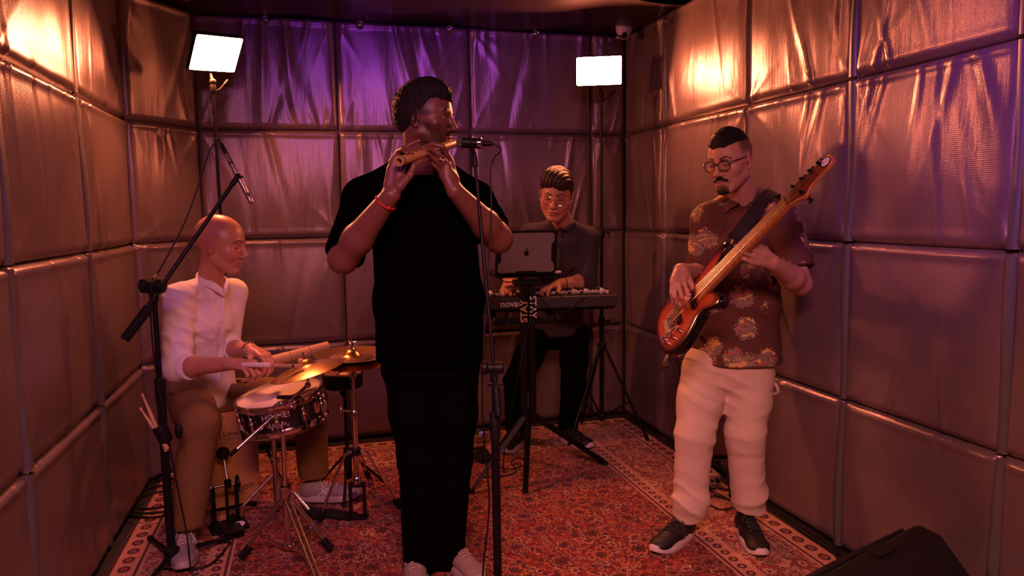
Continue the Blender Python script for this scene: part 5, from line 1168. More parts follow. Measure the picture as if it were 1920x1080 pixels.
# ================================================================ snare drum
sC = a_(529, 764, 3.20); sA = nrm(A3(-.16, -.06, 1)); sr, shh = .178, .128
t = thing('snare_drum', 'black snare drum with chrome rims and chalky writing on its shell', 'drum', sC-A3(0, 0, shh/2))
M_SHELL = mat('gloss_black_shell', (.008, .007, .008), .18, coat=.5); M_HEAD = mat('coated_drumhead', (.70, .60, .52), .65, var=.08, scale=15)
MB().lathe(sC, sA, [(sr-.012, -shh/2+.01), (sr-.006, -shh/2+.012), (sr-.006, shh/2-.012), (sr-.012, shh/2-.01)], 48).build('shell', M_SHELL, t)
for s_ in (-1, 1):
    MB().lathe(sC+sA*s_*(shh/2-.012), sA*s_, [(sr-.007, -.012), (sr+.006, -.010), (sr+.008, -.004), (sr+.004, .0), (sr+.004, .012), (sr+.009, .016), (sr+.006, .02), (sr-.004, .018), (sr-.006, .0)], 48, cap=False).build('hoop', M_CHROME, t)
MB().lathe(sC+sA*(shh/2-.008), sA, [(sr-.004, -.004), (sr-.006, 0), (.001, .001)], 48, cap=False).build('drumhead', M_HEAD, t)
Bs = basis(sA); lug0 = None
for k in range(10):
    a = 2*math.pi*(k+.35)/10; o_ = Bs @ A3(math.cos(a), math.sin(a), 0); q = sC+o_*(sr+.002)
    g_ = MB().bar(q-sA*.022, q+sA*.022, .0085).ball(q+sA*.022, .0085, 10).ball(q-sA*.022, .0085, 10).ball(q, .012, 12).build('lug', M_CHROME, t)
    MB().bar(q+sA*.02+o_*.004, q+sA*.062+o_*.006, .0032, seg=8).build('tension_rod', M_CHROME, g_); MB().bar(q-sA*.02+o_*.004, q-sA*.058+o_*.006, .0032, seg=8).build('tension_rod', M_CHROME, g_)
# writing faces the camera, a little to its left
wd2 = nrm((CAMP-sC)-sA*((CAMP-sC) @ sA)); wd2 = nrm(wd2-hx*.20); we = nrm(np.cross(sA, wd2)); we = we if we @ hx > 0 else -we
M_CHALK = mat('chalk_ink', (.55, .50, .48), .8)
lettering('writing', 'HIT ME!', .034, sC+wd2*(sr-.004)+sA*.016, we, sA, M_CHALK, t, lift=.001, bend=sr-.004)
sq = []
for k in range(60):
    x = -.045+.09*k/59; y = -.022+.014*math.sin(k*.75)*(1-.4*k/60)+.006*math.sin(k*.31); an = x/(sr-.003); sq.append(sC+(wd2*math.cos(an)+we*math.sin(an))*(sr-.0035)+sA*y)
MB().tube(sq, .0011, 5).build('writing', M_CHALK, t)
to_ = nrm(wd2+we*1.6); MB().box(sC+to_*(sr+.004), (.018, .03, .05), np.stack([to_, np.cross(sA, to_), sA], 1), .003).bar(sC+to_*(sr+.014)-sA*.02, sC+to_*(sr+.02)+sA*.02, .005).build('strainer', M_CHROME, t)
fl2 = nrm(hx*.2-wd2*.3); tp = sC+sA*(shh/2+.006)
MB().prism([(-.05, -.012), (.03, -.02), (.055, 0), (.03, .014), (-.05, .012)], .010, tp+nrm(hx-sA*(hx @ sA))*.06+wd2*.10, hx, np.cross(sA, hx), .003).build('damper_pad', M_RUBBER, t)
# snare stand
sb = at(520, 962, Z=RT); t = thing('snare_stand', 'low chrome basket stand under the snare drum', 'stand', sb); hub = sC-sA*(shh/2+.05); hub = A3(sb[0], sb[1], hub[2]-.03)
MB().bar(sb+A3(0, 0, .10), hub, .0115).build('tube', M_CHROME, t); MB().bar(sb+A3(0, 0, .02), sb+A3(0, 0, .25), .015).build('tube', M_CHROME, t)
for a in (200, 320, 80):
    o_ = A3(math.cos(math.radians(a)), math.sin(math.radians(a)), 0); e_ = sC-sA*(shh/2+.012)+(o_-sA*(o_ @ sA))*(sr+.004)
    ar = MB().tube([hub, hub+(e_-hub)*.5-A3(0, 0, .018), e_], .0065, 8).build('basket_arm', M_CHROME, t); MB().bar(e_-A3(0, 0, .006), e_+sA*.035, .009).build('rubber_grip', M_RUBBER, ar)
    ft = sb+o_*.23+A3(0, 0, .014); lg = MB().bar(sb+A3(0, 0, .20), ft, .0075).bar(sb+A3(0, 0, .05), sb+A3(0, 0, .20)+(ft-sb-A3(0, 0, .20))*.55, .005).build('leg', M_CHROME, t); MB().bar(ft+nrm(sb+A3(0, 0, .2)-ft)*.05, ft, .013).build('rubber_foot', M_RUBBER, lg)
MB().ball(hub, .020).bar(hub, hub+hx*.05, .005).lathe(sb+A3(0, 0, .24), (0, 0, 1), [(.017, 0), (.022, .005), (.022, .03), (.015, .035)], 14).build('tilter', M_CHROME, t)
# ================================================================ boom cymbal stand in front of the snare
kb = at(541, 1034, Z=RT); YK = kb[1]; t = thing('cymbal_stand', 'chrome boom cymbal stand standing in front of the snare drum', 'stand', (kb[0], kb[1], RT))
zk = at(541, 758, Y=YK)[2]; zm = at(541, 925, Y=YK)[2]
MB().bar((kb[0], YK, .03), (kb[0], YK, zm+.06), .0135, seg=16).build('lower_tube', M_CHROME, t); MB().bar((kb[0], YK, zm), (kb[0], YK, zk), .0100, seg=16).build('upper_tube', M_CHROME, t)
kc = A3(kb[0], YK, zk); k1 = a_(431, 854, YK-.10); k2 = a_(577, 722, YK+.055); kd = nrm(k2-k1)
MB().bar(k1+kd*.03, k2, .0072, seg=14).build('boom_tube', M_CHROME, t); MB().bar(k1-kd*.0, k1+kd*.035, .0085).build('rubber_tip', M_RUBBER, t)
MB().bar(kc-A3(0, 0, .045), kc+A3(0, 0, .012), .016).ball(kc+hx*.012, .020).bar(kc-hx*.03, kc+hx*.05, .008).ball(kc+hx*.055, .014, sc=(.6, .6, 1.5)).build('boom_clamp', M_CHROME, t)
MB().lathe((kb[0], YK, zm-.02), (0, 0, 1), [(.017, 0), (.022, .006), (.022, .03), (.026, .04), (.026, .055), (.017, .06)], 18).build('height_collar', M_CHROME, t)
MB().lathe((kb[0], YK, RT+.012), (0, 0, 1), [(.018, 0), (.022, .006), (.022, .026), (.015, .03)], 18).build('brace_collar', M_CHROME, t)
for (px, py) in ((452, 1046), (622, 1030), (604, 1108)):
    q = at(px, py, Z=RT+.014); hbk = A3(kb[0], YK, zm-.02); dr = nrm((q-hbk)*A3(1, 1, 0))
    for s_ in (-1, 1):
        w_ = np.cross(dr, A3(0, 0, 1))*.011*s_; mb = MB().bar(hbk+dr*.02+w_, q+w_*.8, .0055, seg=8)
        lg = mb.build('leg', M_CHROME, t)
    ft = MB().bar(q+nrm(hbk-q)*.055, q, .016).build('rubber_foot', M_RUBBER, t)
    MB().bar(A3(kb[0], YK, RT+.028)+dr*.02, hbk+(q-hbk)*.60, .0055, seg=8).build('brace', M_CHROME, t)
# splash cymbal
yc = a_(574, 684, YK+.05); yn = nrm(A3(-.24, .03, 1)); top_ = k2
MB().bar(k2, yc-yn*.03, .0055).ball(k2, .014).bar(yc-yn*.03, yc+yn*.055, .0030).build('tilter', M_CHROME, t)
MB().bar(yc+yn*.0, yc-yn*.012, .016).build('felt_washer', M_RUBBER, t)
def cymbal(c, n, R, name, label, group, cup=.04, bow=.028, flip=1, m=None):
    prof = [(.005, cup*.62+bow), (.018, cup*.58+bow), (.032, cup*.30+bow), (.042, bow*1.0)]+[(R*(.25+.75*k/8), bow*(1-(k/8)**1.6)) for k in range(1, 9)]
    prof = [(r, h*flip) for r, h in prof]; und = [(r, h-.0012*flip) for r, h in prof[::-1]]
    o = MB().lathe(np.asarray(c)-np.asarray(n)*(bow*flip), n, prof+und, 64, cap=False).build(name, m or M_BRASS, None, sharp=60)
    tag(o, label, 'cymbal', group); return o
cymbal(yc, yn, .155, 'splash_cymbal', 'thin bronze splash cymbal tilted over the snare drum', 'cymbals')
# ================================================================ hi-hat
hb = at(672, 972, Z=RT); YH = hb[1]; t = thing('hi_hat_stand', 'chrome hi-hat stand with black pedal frame beside the flute player', 'stand', (hb[0], YH, RT))
zz = lambda py, px=668: at(px, py, Y=YH)[2]
MB().bar((hb[0], YH, zz(612)), (hb[0], YH, zz(900)), .0036, seg=10).build('pull_rod', M_CHROME, t)
MB().bar((hb[0], YH, zz(700)), (hb[0], YH, zz(785)), .0100, seg=16).build('upper_tube', M_CHROME, t); MB().bar((hb[0], YH, zz(770)), (hb[0], YH, zz(905)), .0135, seg=16).build('lower_tube', M_CHROME, t)
for py, r_ in ((700, .018), (775, .020), (845, .024), (900, .022)): MB().lathe((hb[0], YH, zz(py)-.02), (0, 0, 1), [(r_*.75, 0), (r_, .006), (r_, .03), (r_*.75, .038)], 16).build('collar', M_CHROME if py != 845 else M_BLACKP, t)
MB().bar((hb[0], YH, zz(770)), A3(hb[0], YH, zz(770))-hx*.055, .005).ball(A3(hb[0], YH, zz(770))-hx*.06, .011, sc=(.7, .7, 1.5)).build('wing_knob', M_CHROME, t)
MB().lathe((hb[0], YH, zz(690)-.008), (0, 0, 1), [(.022, 0), (.026, .004), (.026, .014), (.012, .018)], 18).build('cup_seat', M_BLACKP, t)
MB().lathe((hb[0], YH, zz(655)), (0, 0, 1), [(.010, -.012), (.013, -.008), (.013, .004), (.009, .008), (.009, .022), (.012, .024), (.012, .032), (.006, .036)], 16).bar(A3(hb[0], YH, zz(655)+.03), A3(hb[0], YH, zz(655)+.035)+hx*.022, .004).build('clutch', M_CHROME, t)
hh_ = A3(hb[0], YH, zz(845))
for (px, py) in ((598, 975), (752, 950), (690, 890)):
    q = at(px, py, Z=RT+.014); dr = nrm((q-hh_)*A3(1, 1, 0))
    for s_ in (-1, 1):
        w_ = np.cross(dr, A3(0, 0, 1))*.010*s_; MB().tube([hh_+dr*.018+w_, hh_+dr*.05+w_-A3(0, 0, .015), q+w_*.8], .0055, 8).build('leg', M_CHROME, t)
    MB().bar(q+nrm(hh_-q)*.05, q, .016).build('rubber_foot', M_RUBBER, t)
fx = hx*A3(1, 1, 0); fx = nrm(fx); fz = zz(905)
for s_ in (-1, 1): MB().box(A3(hb[0], YH, fz/2+RT/2)+fx*.032*s_, (.010, .035, fz-RT), np.stack([fx, np.cross(A3(0, 0, 1), fx), A3(0, 0, 1)], 1), .002).build('pedal_frame', M_BLACK, t)
MB().box(A3(hb[0], YH, RT+.008), (.09, .05, .012), np.stack([fx, np.cross(A3(0, 0, 1), fx), A3(0, 0, 1)], 1), .002).build('pedal_base', M_BLACK, t); MB().box(A3(hb[0], YH, fz-.01), (.075, .045, .014), np.stack([fx, np.cross(A3(0, 0, 1), fx), A3(0, 0, 1)], 1), .003).build('pedal_frame', M_BLACK, t)
fb0, fb1 = A3(hb[0]-.02, YH+.01, RT+.016), at(560, 955, Z=RT+.006); fd_ = nrm((fb1-fb0)*A3(1, 1, 0)); Rf = np.stack([fd_, np.cross(A3(0, 0, 1), fd_), A3(0, 0, 1)], 1)
MB().box((fb0+fb1)/2*A3(1, 1, 0)+A3(0, 0, RT+.006), (np.linalg.norm((fb1-fb0)[:2]), .085, .010), Rf, .003).build('footboard', M_BLACK, t)
ht = A3(hb[0], YH, zz(668)); hn = nrm(A3(.015, -.04, 1))
hat = cymbal(ht+A3(0, 0, .006), hn, .168, 'hi_hat_cymbal', 'upper bronze hi-hat cymbal with black lettering', 'cymbals', cup=.045, bow=.030)
cymbal(ht-A3(0, 0, .010), hn, .168, 'hi_hat_cymbal', 'lower bronze hi-hat cymbal turned upside down under its twin', 'cymbals', cup=.03, bow=.022, flip=-1)
fd2 = nrm((CAMP-ht)*A3(1, 1, 0)); fd2 = nrm(fd2+hx*.35); ee = nrm(np.cross(A3(0, 0, 1), fd2)); ee = ee if ee @ hx > 0 else -ee
v_, f_ = text_pts('PAISTE', .055, .0015); P_ = []
for x, y in v_:
    rr = .108-y; an = x/.108+.25; q = (fd2*math.cos(an)+ee*math.sin(an))*rr; kk = max(0, (rr/.168-.25)/.75); P_.append(ht+A3(0, 0, .006)+q+hn*(.030*(1-kk**1.6)-.030+.0035)-A3(0, 0, 1)*(q @ hn))
o = mesh_obj('lettering', P_, f_, M_INK, hat, smooth=False)
# small black block drum and two wooden tubes on a rear percussion stand
bp_ = a_(643, 712, 3.52); pb2 = A3(bp_[0]+.01, 3.60, RT)
t = thing('percussion_stand', 'slim black percussion stand half hidden behind the hi-hat', 'stand', pb2)
MB().bar(pb2+A3(0, 0, .10), A3(pb2[0], pb2[1], bp_[2]+.055), .010).build('pole', M_BLACK, t)
for a in (20, 140, 260):
    o_ = A3(math.cos(math.radians(a)), math.sin(math.radians(a)), 0); lg = MB().bar(pb2+A3(0, 0, .22), pb2+o_*.20+A3(0, 0, .010), .007).build('leg', M_BLACK, t)
MB().lathe(pb2+A3(0, 0, .08), (0, 0, 1), [(.014, 0), (.02, .01), (.02, .15), (.014, .16)], 14).build('leg_hub', M_BLACKP, t)
MB().bar(A3(pb2[0], pb2[1], bp_[2]-.06), bp_-A3(0, 0, .045), .007).ball(bp_-A3(0, 0, .068), .014, sc=(1, 1, 1.3)).lathe(bp_-A3(0, 0, .065), (0, 0, 1), [(.020, 0), (.006, .012), (.006, .028)], 14).build('bracket', M_BLACKP, t)
t2 = thing('mini_drum', 'small black hand drum with a white oval badge under the hi-hat', 'drum', bp_-A3(0, 0, .037))
MB().lathe(bp_, (0, 0, 1), [(.085, -.036), (.094, -.030), (.094, .020), (.097, .024), (.097, .034), (.090, .037)], 40).build('shell', M_BLACKP, t2)
M_REDW = mat('red_brown_wood', (.22, .07, .03), .4, var=.2)
MB().lathe(bp_+A3(0, 0, .036), (0, 0, 1), [(.088, 0), (.088, .002), (.002, .003)], 40, cap=False).build('top_plate', M_REDW, t2)
MB().lathe(bp_+A3(0, -.045, .039), (0, 0, 1), [(.024, 0), (.024, .001), (.001, .0012)], 24, cap=False, sc=(1, .62)).build('badge', M_WHITE, t2)
for i, (p, q, y0, y1, lab) in enumerate((((505, 679), (616, 650), 3.62, 3.72, 'segmented tan wooden tube sloping up behind the cymbals'), ((560, 678), (634, 690), 3.50, 3.44, 'segmented tan wooden tube lying flat below the cymbals'))):
    A, B = a_(*p, y0), a_(*q, y1); u_ = nrm(B-A); l_ = np.linalg.norm(B-A); r_ = .028 if i == 0 else .016; tt = thing('wooden_tube', lab, 'percussion', (A+B)/2-A3(0, 0, r_), 'wooden percussion tubes')
    for k in range(3):
        MB().lathe(A+u_*l_*k/3, u_, [(r_*.93, .0008), (r_, .003), (r_*(1.02), l_/3-.004), (r_*.95, l_/3-.0012)], 24).build('segment', M_WOOD, tt)
    MB().bar(A+u_*l_*.9-A3(0, 0, r_*.9), A3(pb2[0], pb2[1], bp_[2]+.03), .006).build('support_rod', M_BLACK, t)
# rods in the drummer's hands
r0, r1 = a_(468, 684, 3.05), a_(560, 686, 3.02); ru = nrm(r1-r0); rl = np.linalg.norm(r1-r0)
t = thing('rod_bundle', 'pale bundle-rod drumstick with a white grip in the drummer right hand', 'drumstick', r0)
M_GRIP = mat('white_grip_tape', (.66, .58, .52), .7)
MB().lathe(r0-ru*.03, ru, [(.0085, 0), (.010, .004), (.010, rl*.55), (.009, rl*.57)], 14).build('grip', M_GRIP, t)
for k in range(7):
    a = 2*math.pi*k/6; o_ = basis(ru) @ A3(math.cos(a), math.sin(a), 0)*(.0048 if k < 6 else 0); MB().bar(r0+ru*rl*.5+o_, r0+ru*(rl+.015)+o_, .0023, seg=7).build('dowel', M_WOOD, t)
MB().lathe(r0+ru*rl*.86, ru, [(.0075, 0), (.008, .001), (.008, .009), (.0075, .01)], 12, cap=False).build('ring_band', M_INK, t)
# ================================================================ bass guitar
gb0, gn0 = a_(1270, 607, 2.53), a_(1487, 384, 2.165); gu = nrm(gn0-gb0); SCL = np.linalg.norm(gn0-gb0)
vw = nrm(CAMP-(gb0+gn0)/2); n0 = nrm(vw-gu*(vw @ gu)); side0 = nrm(np.cross(n0, gu)); side0 = side0 if side0[2] > 0 else -side0      # up and to the left
an = math.radians(56); gn = n0*math.cos(an)+side0*math.sin(an); gv = nrm(np.cross(gn, gu)); gv = gv if gv[2] > 0 else -gv; gn = nrm(np.cross(gu, gv)); gn = gn if gn @ vw > 0 else -gn
def G(u, v, n=0.0): return gb0+gu*u+gv*v+gn*n
t = thing('bass_guitar', 'sunburst five-string bass guitar with maple neck held by the man in printed shirt', 'guitar', G(-.08, -.05))
out = [(-.105, .0), (-.098, -.06), (-.075, -.115), (-.03, -.150), (.03, -.150), (.085, -.120), (.125, -.095), (.165, -.100), (.205, -.125), (.235, -.128), (.250, -.105), (.240, -.075), (.215, -.048), (.200, -.034), (.20, .030), (.235, .040), (.275, .058), (.315, .080), (.345, .098), (.352, .118), (.335, .132), (.295, .135), (.245, .124), (.195, .108), (.145, .105), (.09, .125), (.03, .150), (-.03, .148), (-.075, .118), (-.100, .062)]
P = np.array(spline([A3(*p, 0) for p in out+[out[0]]], 4))[:-1, :2]; n_ = len(P)
cen = lambda p: np.array([np.clip(p[0], -.03, .14), p[1]*.0+.0])
rings = []; cols = []
BLK, REDB, ORB = (.006, .004, .004), (.12, .010, .005), (.42, .075, .012)
TH = .021
prof = [(1.0, -TH+.006, BLK), (1.0, TH-.008, BLK), (.975, TH-.002, BLK), (.93, TH, BLK), (.80, TH, REDB), (.62, TH, ORB), (.30, TH, ORB)]
v = []; C = []
v += [G(*(cen(p)+(p-cen(p))*.96), -TH) for p in P]; C += [BLK]*n_
for k, z, c in prof: v += [G(*(cen(p)+(p-cen(p))*k), z) for p in P]; C += [c]*n_
f = []
for i in range(len(prof)):
    for k in range(n_): f.append((i*n_+k, i*n_+(k+1) % n_, (i+1)*n_+(k+1) % n_, (i+1)*n_+k))
f.append(tuple(range(n_))[::-1]); f.append(tuple(len(prof)*n_+k for k in range(n_)))
ob = mesh_obj('body', v, f, mat('sunburst_lacquer', (1, 1, 1), .16, vcol=True, coat=.6, var=.1, scale=14), t, sharp=50); set_col(ob, np.array(C))
M_MAPLE = mat('maple', (.42, .17, .05), .35, var=.18, scale=30, coat=.3); M_FRET = mat('fret_wire', (.5, .42, .35), .3, 1.0)
NT = TH+.010
# neck: flat fingerboard over a rounded back
def neck_sec(u, w, th): return [G(u, w, NT), G(u, -w, NT), G(u, -w, NT-.006), G(u, -w*.8, NT-th*.8), G(u, -.3*w, NT-th), G(u, .3*w, NT-th), G(u, w*.8, NT-th*.8), G(u, w, NT-.006)]
us = np.linspace(.155, SCL+.004, 14); v = []; f = []
for u in us: v += neck_sec(u, .036-.0125*(u-.155)/(SCL-.155), .026)
for i in range(len(us)-1):
    for k in range(8): f.append((8*i+k, 8*i+(k+1) % 8, 8*i+8+(k+1) % 8, 8*i+8+k))
f += [tuple(range(8))[::-1], tuple((len(us)-1)*8+k for k in range(8))]; nk = mesh_obj('neck', v, f, M_MAPLE, t, sharp=40)
Rg = np.stack([gu, gv, gn], 1)
for k in range(1, 21):
    u = SCL-(SCL-0)*(1-2**(-k/12)); w = .036-.0125*(u-.155)/(SCL-.155)
    MB().box(G(u, 0, NT+.0008), (.0028, 2*w, .0022), Rg).build('fret', M_FRET, nk)
for k in (3, 5, 7, 9, 15, 17):
    u = SCL-SCL*(1-2**(-(k-.5)/12)); MB().lathe(G(u, 0, NT), gn, [(.0035, 0), (.0035, .0005), (.001, .0006)], 12).build('inlay_dot', M_INK, nk)
MB().box(G(SCL, 0, NT+.003), (.005, .048, .007), Rg, .001).build('nut', M_BLACKP, nk)
# headstock
M_HSF = mat('burst_headstock', (.13, .028, .012), .25, coat=.5, var=.3, scale=10)
ho = [(0, -.024), (.03, -.034), (.055, -.052), (.075, -.050), (.10, -.036), (.15, -.030), (.185, -.030), (.212, -.018), (.215, .012), (.200, .026), (.15, .028), (.10, .032), (.06, .042), (.03, .036), (0, .024)]
ho = [(SCL+x*.95, y) for x, y in ho]; hp_ = np.array(spline([A3(*p, 0) for p in ho], 3))[:, :2]
hs = MB().prism(hp_, .015, G(0, 0, NT-.014), gu, gv, .002); 
MB().prism(hp_, .015, G(0, 0, NT-.013), gu, gv, .002).build('headstock', M_MAPLE, nk)
ci = np.array([SCL+.10, .0]); MB().prism([ci+(p-ci)*.90 for p in hp_], .0015, G(0, 0, NT-.0048), gu, gv).build('headstock_face', M_HSF, nk)
MB().lathe(G(SCL+.178, -.002, NT-.004), gn, [(.0185, 0), (.0185, .001), (.001, .0012)], 28, cap=False, sc=(1, 1)).build('badge', M_WHITE, nk)
MB().torus(G(SCL+.178, -.002, NT-.0035), gn, .0185, .002).build('badge_ring', M_BLACKP, nk)
for k in range(3): MB().bar(G(SCL+.170+.007*k, -.010, NT-.0022), G(SCL+.172+.007*k, .006, NT-.0022), .0009, seg=6).build('badge_mark', M_INK, nk)
TU = [(.045, .026, 1), (.083, .022, 1), (.121, .018, 1), (.159, .014, 1), (.060, -.030, -1)]
for (u, v_, s_) in TU:
    tn = MB().lathe(G(SCL+u, v_, NT-.006), gn, [(.0085, 0), (.0085, .004), (.0055, .006), (.0055, .016), (.003, .018)], 14).build('tuning_post', M_BLACK, nk)
    MB().bar(G(SCL+u, v_+s_*.005, NT-.028), G(SCL+u, s_*.058, NT-.028), .0045, seg=8).box(G(SCL+u, s_*.064, NT-.028), (.020, .016, .007), Rg, .003).box(G(SCL+u, v_, NT-.026), (.022, .026, .010), Rg, .003).build('tuning_key', M_BLACK, tn)
for k in range(5):
    a, b = .026-.013*k, .0165-.00825*k; tu = (TU[4] if k == 4 else TU[k]); r_ = (.0013, .0011, .0009, .0008, .0016)[k]
    MB().tube([G(-.005, a, NT+.011), G(SCL, b, NT+.0065), G(SCL+tu[0], tu[1]-.005*tu[2], NT+.002)], r_, 6).build('string', M_STEEL, t)
br = MB().box(G(-.02, 0, TH+.003), (.055, .085, .005), Rg, .001).build('bridge', M_STEEL, t)
for k in range(5): MB().box(G(-.005, .026-.013*k, TH+.010), (.026, .009, .010), Rg, .002).build('saddle', M_CHROME, br)
for u in (.035, .125): MB().box(G(u, 0, TH+.006), (.026, .095, .016), Rg, .004).build('pickup', M_BLACKP, t)
for (u, v_) in ((.02, -.075), (-.018, -.078), (-.03, -.055), (-.055, -.072), (-.062, -.045)):
    MB().lathe(G(u, v_, TH), gn, [(.0105, 0), (.0105, .004), (.0088, .006), (.0088, .017), (.0078, .019)], 18).build('control_knob', M_CHROME, t)
MB().lathe(G(.352, .115, 0), gu, [(.004, -.01), (.004, .012), (.008, .014), (.008, .020)], 12).build('strap_button', M_STEEL, t)
jk = G(-.080, -.098, 0); jd = nrm(-gu*.8-gv*.6)
MB().lathe(jk, jd, [(.008, -.01), (.008, .004), (.0065, .006), (.0065, .045), (.004, .055)], 14).build('jack_plug', M_GOLD, t)
je = jk+jd*.055
cable('black instrument cable hanging from the bass guitar jack', [je, je+jd*.015, a_(1256, 680, 2.55), a_(1249, 650, 2.55), a_(1251, 625, 2.56), a_(1262, 640, 2.66), a_(1275, 700, 2.90), a_(1290, 800, 3.0), A3(1.72, 3.05, .10), A3(1.78, 3.0, RT+.005), A3(1.85, 3.1, RT+.005)], .0030)
# strap over the left shoulder
sp_ = [G(.352, .118, .004), a_(1378, 445, 2.47), a_(1394, 425, 2.485), a_(1412, 402, 2.505), a_(1430, 377, 2.545), a_(1444, 362, 2.61), a_(1453, 362, 2.70), a_(1450, 385, 2.81), a_(1438, 440, 2.86), a_(1400, 520, 2.875), a_(1355, 580, 2.84), a_(1318, 620, 2.74), G(-.105, 0, -.01)]
sp_ = spline(sp_, 7); v = []; f = []
cTor = a_(1395, 450, 2.68)
for i, p in enumerate(sp_):
    tn_ = nrm(sp_[min(i+1, len(sp_)-1)]-sp_[max(i-1, 0)]); o_ = nrm(p-cTor-tn_*((p-cTor) @ tn_)); w_ = np.cross(tn_, o_)*(.026 if 4 < i < len(sp_)-5 else .018)
    v += [p-w_, p+w_, p+w_+o_*.003, p-w_+o_*.003]
for i in range(len(sp_)-1):
    for k in range(4): f.append((4*i+k, 4*i+(k+1) % 4, 4*i+4+(k+1) % 4, 4*i+4+k))
f += [(3, 2, 1, 0), tuple((len(sp_)-1)*4+k for k in range(4))]
so_ = mesh_obj('strap', v, f, mat('dark_leather', (.022, .014, .020), .55, bump=.3), t, sharp=50)
# ================================================================ laptop, keyboard and their stand
YQ = 3.60
tA, tB = a_(928, 512, YQ), a_(1043, 517, YQ-.02); lx = nrm((tB-tA)*A3(1, 1, 0)); lw = .325; lh = .235; ln = A3(lx[1], -lx[0], 0); lc = (a_(985, 516, YQ)); tl = math.radians(12); lup = A3(0, 0, 1)*math.cos(tl)-ln*-math.sin(tl)*-1
lup = nrm(A3(0, 0, 1)*math.cos(tl)+ln*math.sin(tl)); lnn = nrm(np.cross(lx, lup)); lnn = lnn if lnn @ ln > 0 else -lnn
t = thing('laptop', 'open grey laptop in a black bumper case on the keyboard stand', 'laptop', lc)
lm = lc+lup*(lh/2+.006)
def rr(w, h, r, n=5):
    q = []
    for cx_, cy_, a0 in ((1, 1, 0), (-1, 1, 90), (-1, -1, 180), (1, -1, 270)):
        for k in range(n): a = math.radians(a0+90*k/(n-1)); q.append((cx_*(w/2-r)+r*math.cos(a), cy_*(h/2-r)+r*math.sin(a)))
    return q
M_SPACE = mat('space_grey_shell', (.23, .20, .205), .5, .2, var=.06)
ld = MB().prism(rr(lw, lh, .014), .014, lm, lx, lup, .003).build('lid', M_BLACKP, t)
w2_, h2_ = lw/2-.012, lh/2-.012
pl = [(-w2_+.02, h2_), (w2_-.02, h2_), (w2_-.004, h2_-.012), (w2_-.004, h2_-.045), (w2_-.018, h2_-.062), (w2_-.018, -h2_+.062), (w2_, -h2_+.042), (w2_, -h2_+.008), (w2_-.012, -h2_), (.06, -h2_), (.05, -h2_+.008), (-.05, -h2_+.008), (-.06, -h2_), (-w2_+.012, -h2_), (-w2_, -h2_+.008), (-w2_, -h2_+.042), (-w2_+.018, -h2_+.062), (-w2_+.018, h2_-.062), (-w2_+.004, h2_-.045), (-w2_+.004, h2_-.012)]
MB().prism(pl, .002, lm+lnn*.0078, lx, lup).build('back_plate', M_SPACE, ld)
# fruit emblem: two-lobed body with a bite, and a leaf
ap = []
for k in range(48):
    a = 2*math.pi*k/48; x = math.sin(a)*(.0150+.0010*math.cos(2*a)); y = math.cos(a)*.0165
    if y > 0: y -= .0042*math.exp(-(x/.0045)**2)
    else: y += .0030*math.exp(-(x/.0040)**2); x *= .92
    d_ = math.hypot(x-.0185, y-.002)
    if d_ < .0085: q_ = .0085/d_ if d_ > 1e-6 else 1; x, y = .0185+(x-.0185)*q_, .002+(y-.002)*q_; x = min(x, .0135)
    ap.append((x, y-.002))
em = MB().prism(ap, .0012, lm+lnn*.0092, lx, lup).build('emblem', M_INK if False else M_BLACKP, ld)
lf = [(.0005+.0042*math.sin(a)+.0035*math.cos(a)*.55, .0198+.0052*math.cos(a)) for a in np.linspace(0, 2*math.pi, 14)[:-1]]
MB().prism(lf, .0012, lm+lnn*.0092, lx, lup).build('emblem_leaf', M_BLACKP, ld)
db = lc-ln*.112+A3(0, 0, .008); Rl = np.stack([lx, -ln, A3(0, 0, 1)], 1)
bs = MB().box(db, (lw, .225, .016), Rl, .004).build('base', M_BLACKP, t)
MB().box(db+A3(0, 0, .0085), (.27, .10, .002), Rl).build('key_area', M_INK, bs)
# keyboard
kA, kB = a_(838, 552, 3.72), a_(1157, 556, 3.60); kx = nrm((kB-kA)*A3(1, 1, 0)); kn = A3(kx[1], -kx[0], 0); kw = np.linalg.norm((kB-kA)[:2]); Rk = np.stack([kx, -kn, A3(0, 0, 1)], 1)
kz = a_(1157, 552, 3.60)[2]; ko = A3(kA[0], kA[1], kz)          # top rear edge, left end seen from the front
def Kp(a, b, c): return ko+kx*a-kn*b+A3(0, 0, c)      # b: towards the player
t = thing('keyboard', 'long black synthesizer keyboard played behind the laptop', 'keyboard', Kp(kw/2, .13, -.075))
M_SYN = mat('charcoal_plastic', (.035, .030, .033), .5)
MB().box(Kp(kw/2, .13, -.033), (kw, .26, .066), Rk, .006).build('case', M_SYN, t)
MB().prism([(0, -.066), (.26, -.066), (.22, -.085), (.05, -.085)], kw-.02, Kp(kw/2, 0, 0), -kn, (0, 0, 1)).build('underside', M_BLACKP, t)
MB().box(Kp(kw/2, .055, .0015), (kw-.03, .09, .003), Rk).build('control_panel', M_BLACKP, t)
M_KEYW = mat('white_key', (.62, .58, .55), .35); kd0 = None; nw = 36; kp = (kw-.11)/nw; bk0 = None
for i in range(nw):
    q = Kp(.085+kp*(i+.5), .188, .006)
    if kd0 is None: kd0 = MB().box(q, (kp*.93, .135, .016), Rk, .001).build('white_key', M_KEYW, t); ko_ = WLOC[kd0.as_pointer()]-q
    else: share('white_key', kd0, q+ko_, t)
    if i % 7 in (0, 1, 3, 4, 5):
        q = Kp(.085+kp*(i+1), .165, .019)
        if bk0 is None: bk0 = MB().box(q, (kp*.55, .085, .012), Rk, .001).build('black_key', M_BLACKP, t); bo_ = WLOC[bk0.as_pointer()]-q
        else: share('black_key', bk0, q+bo_, t)
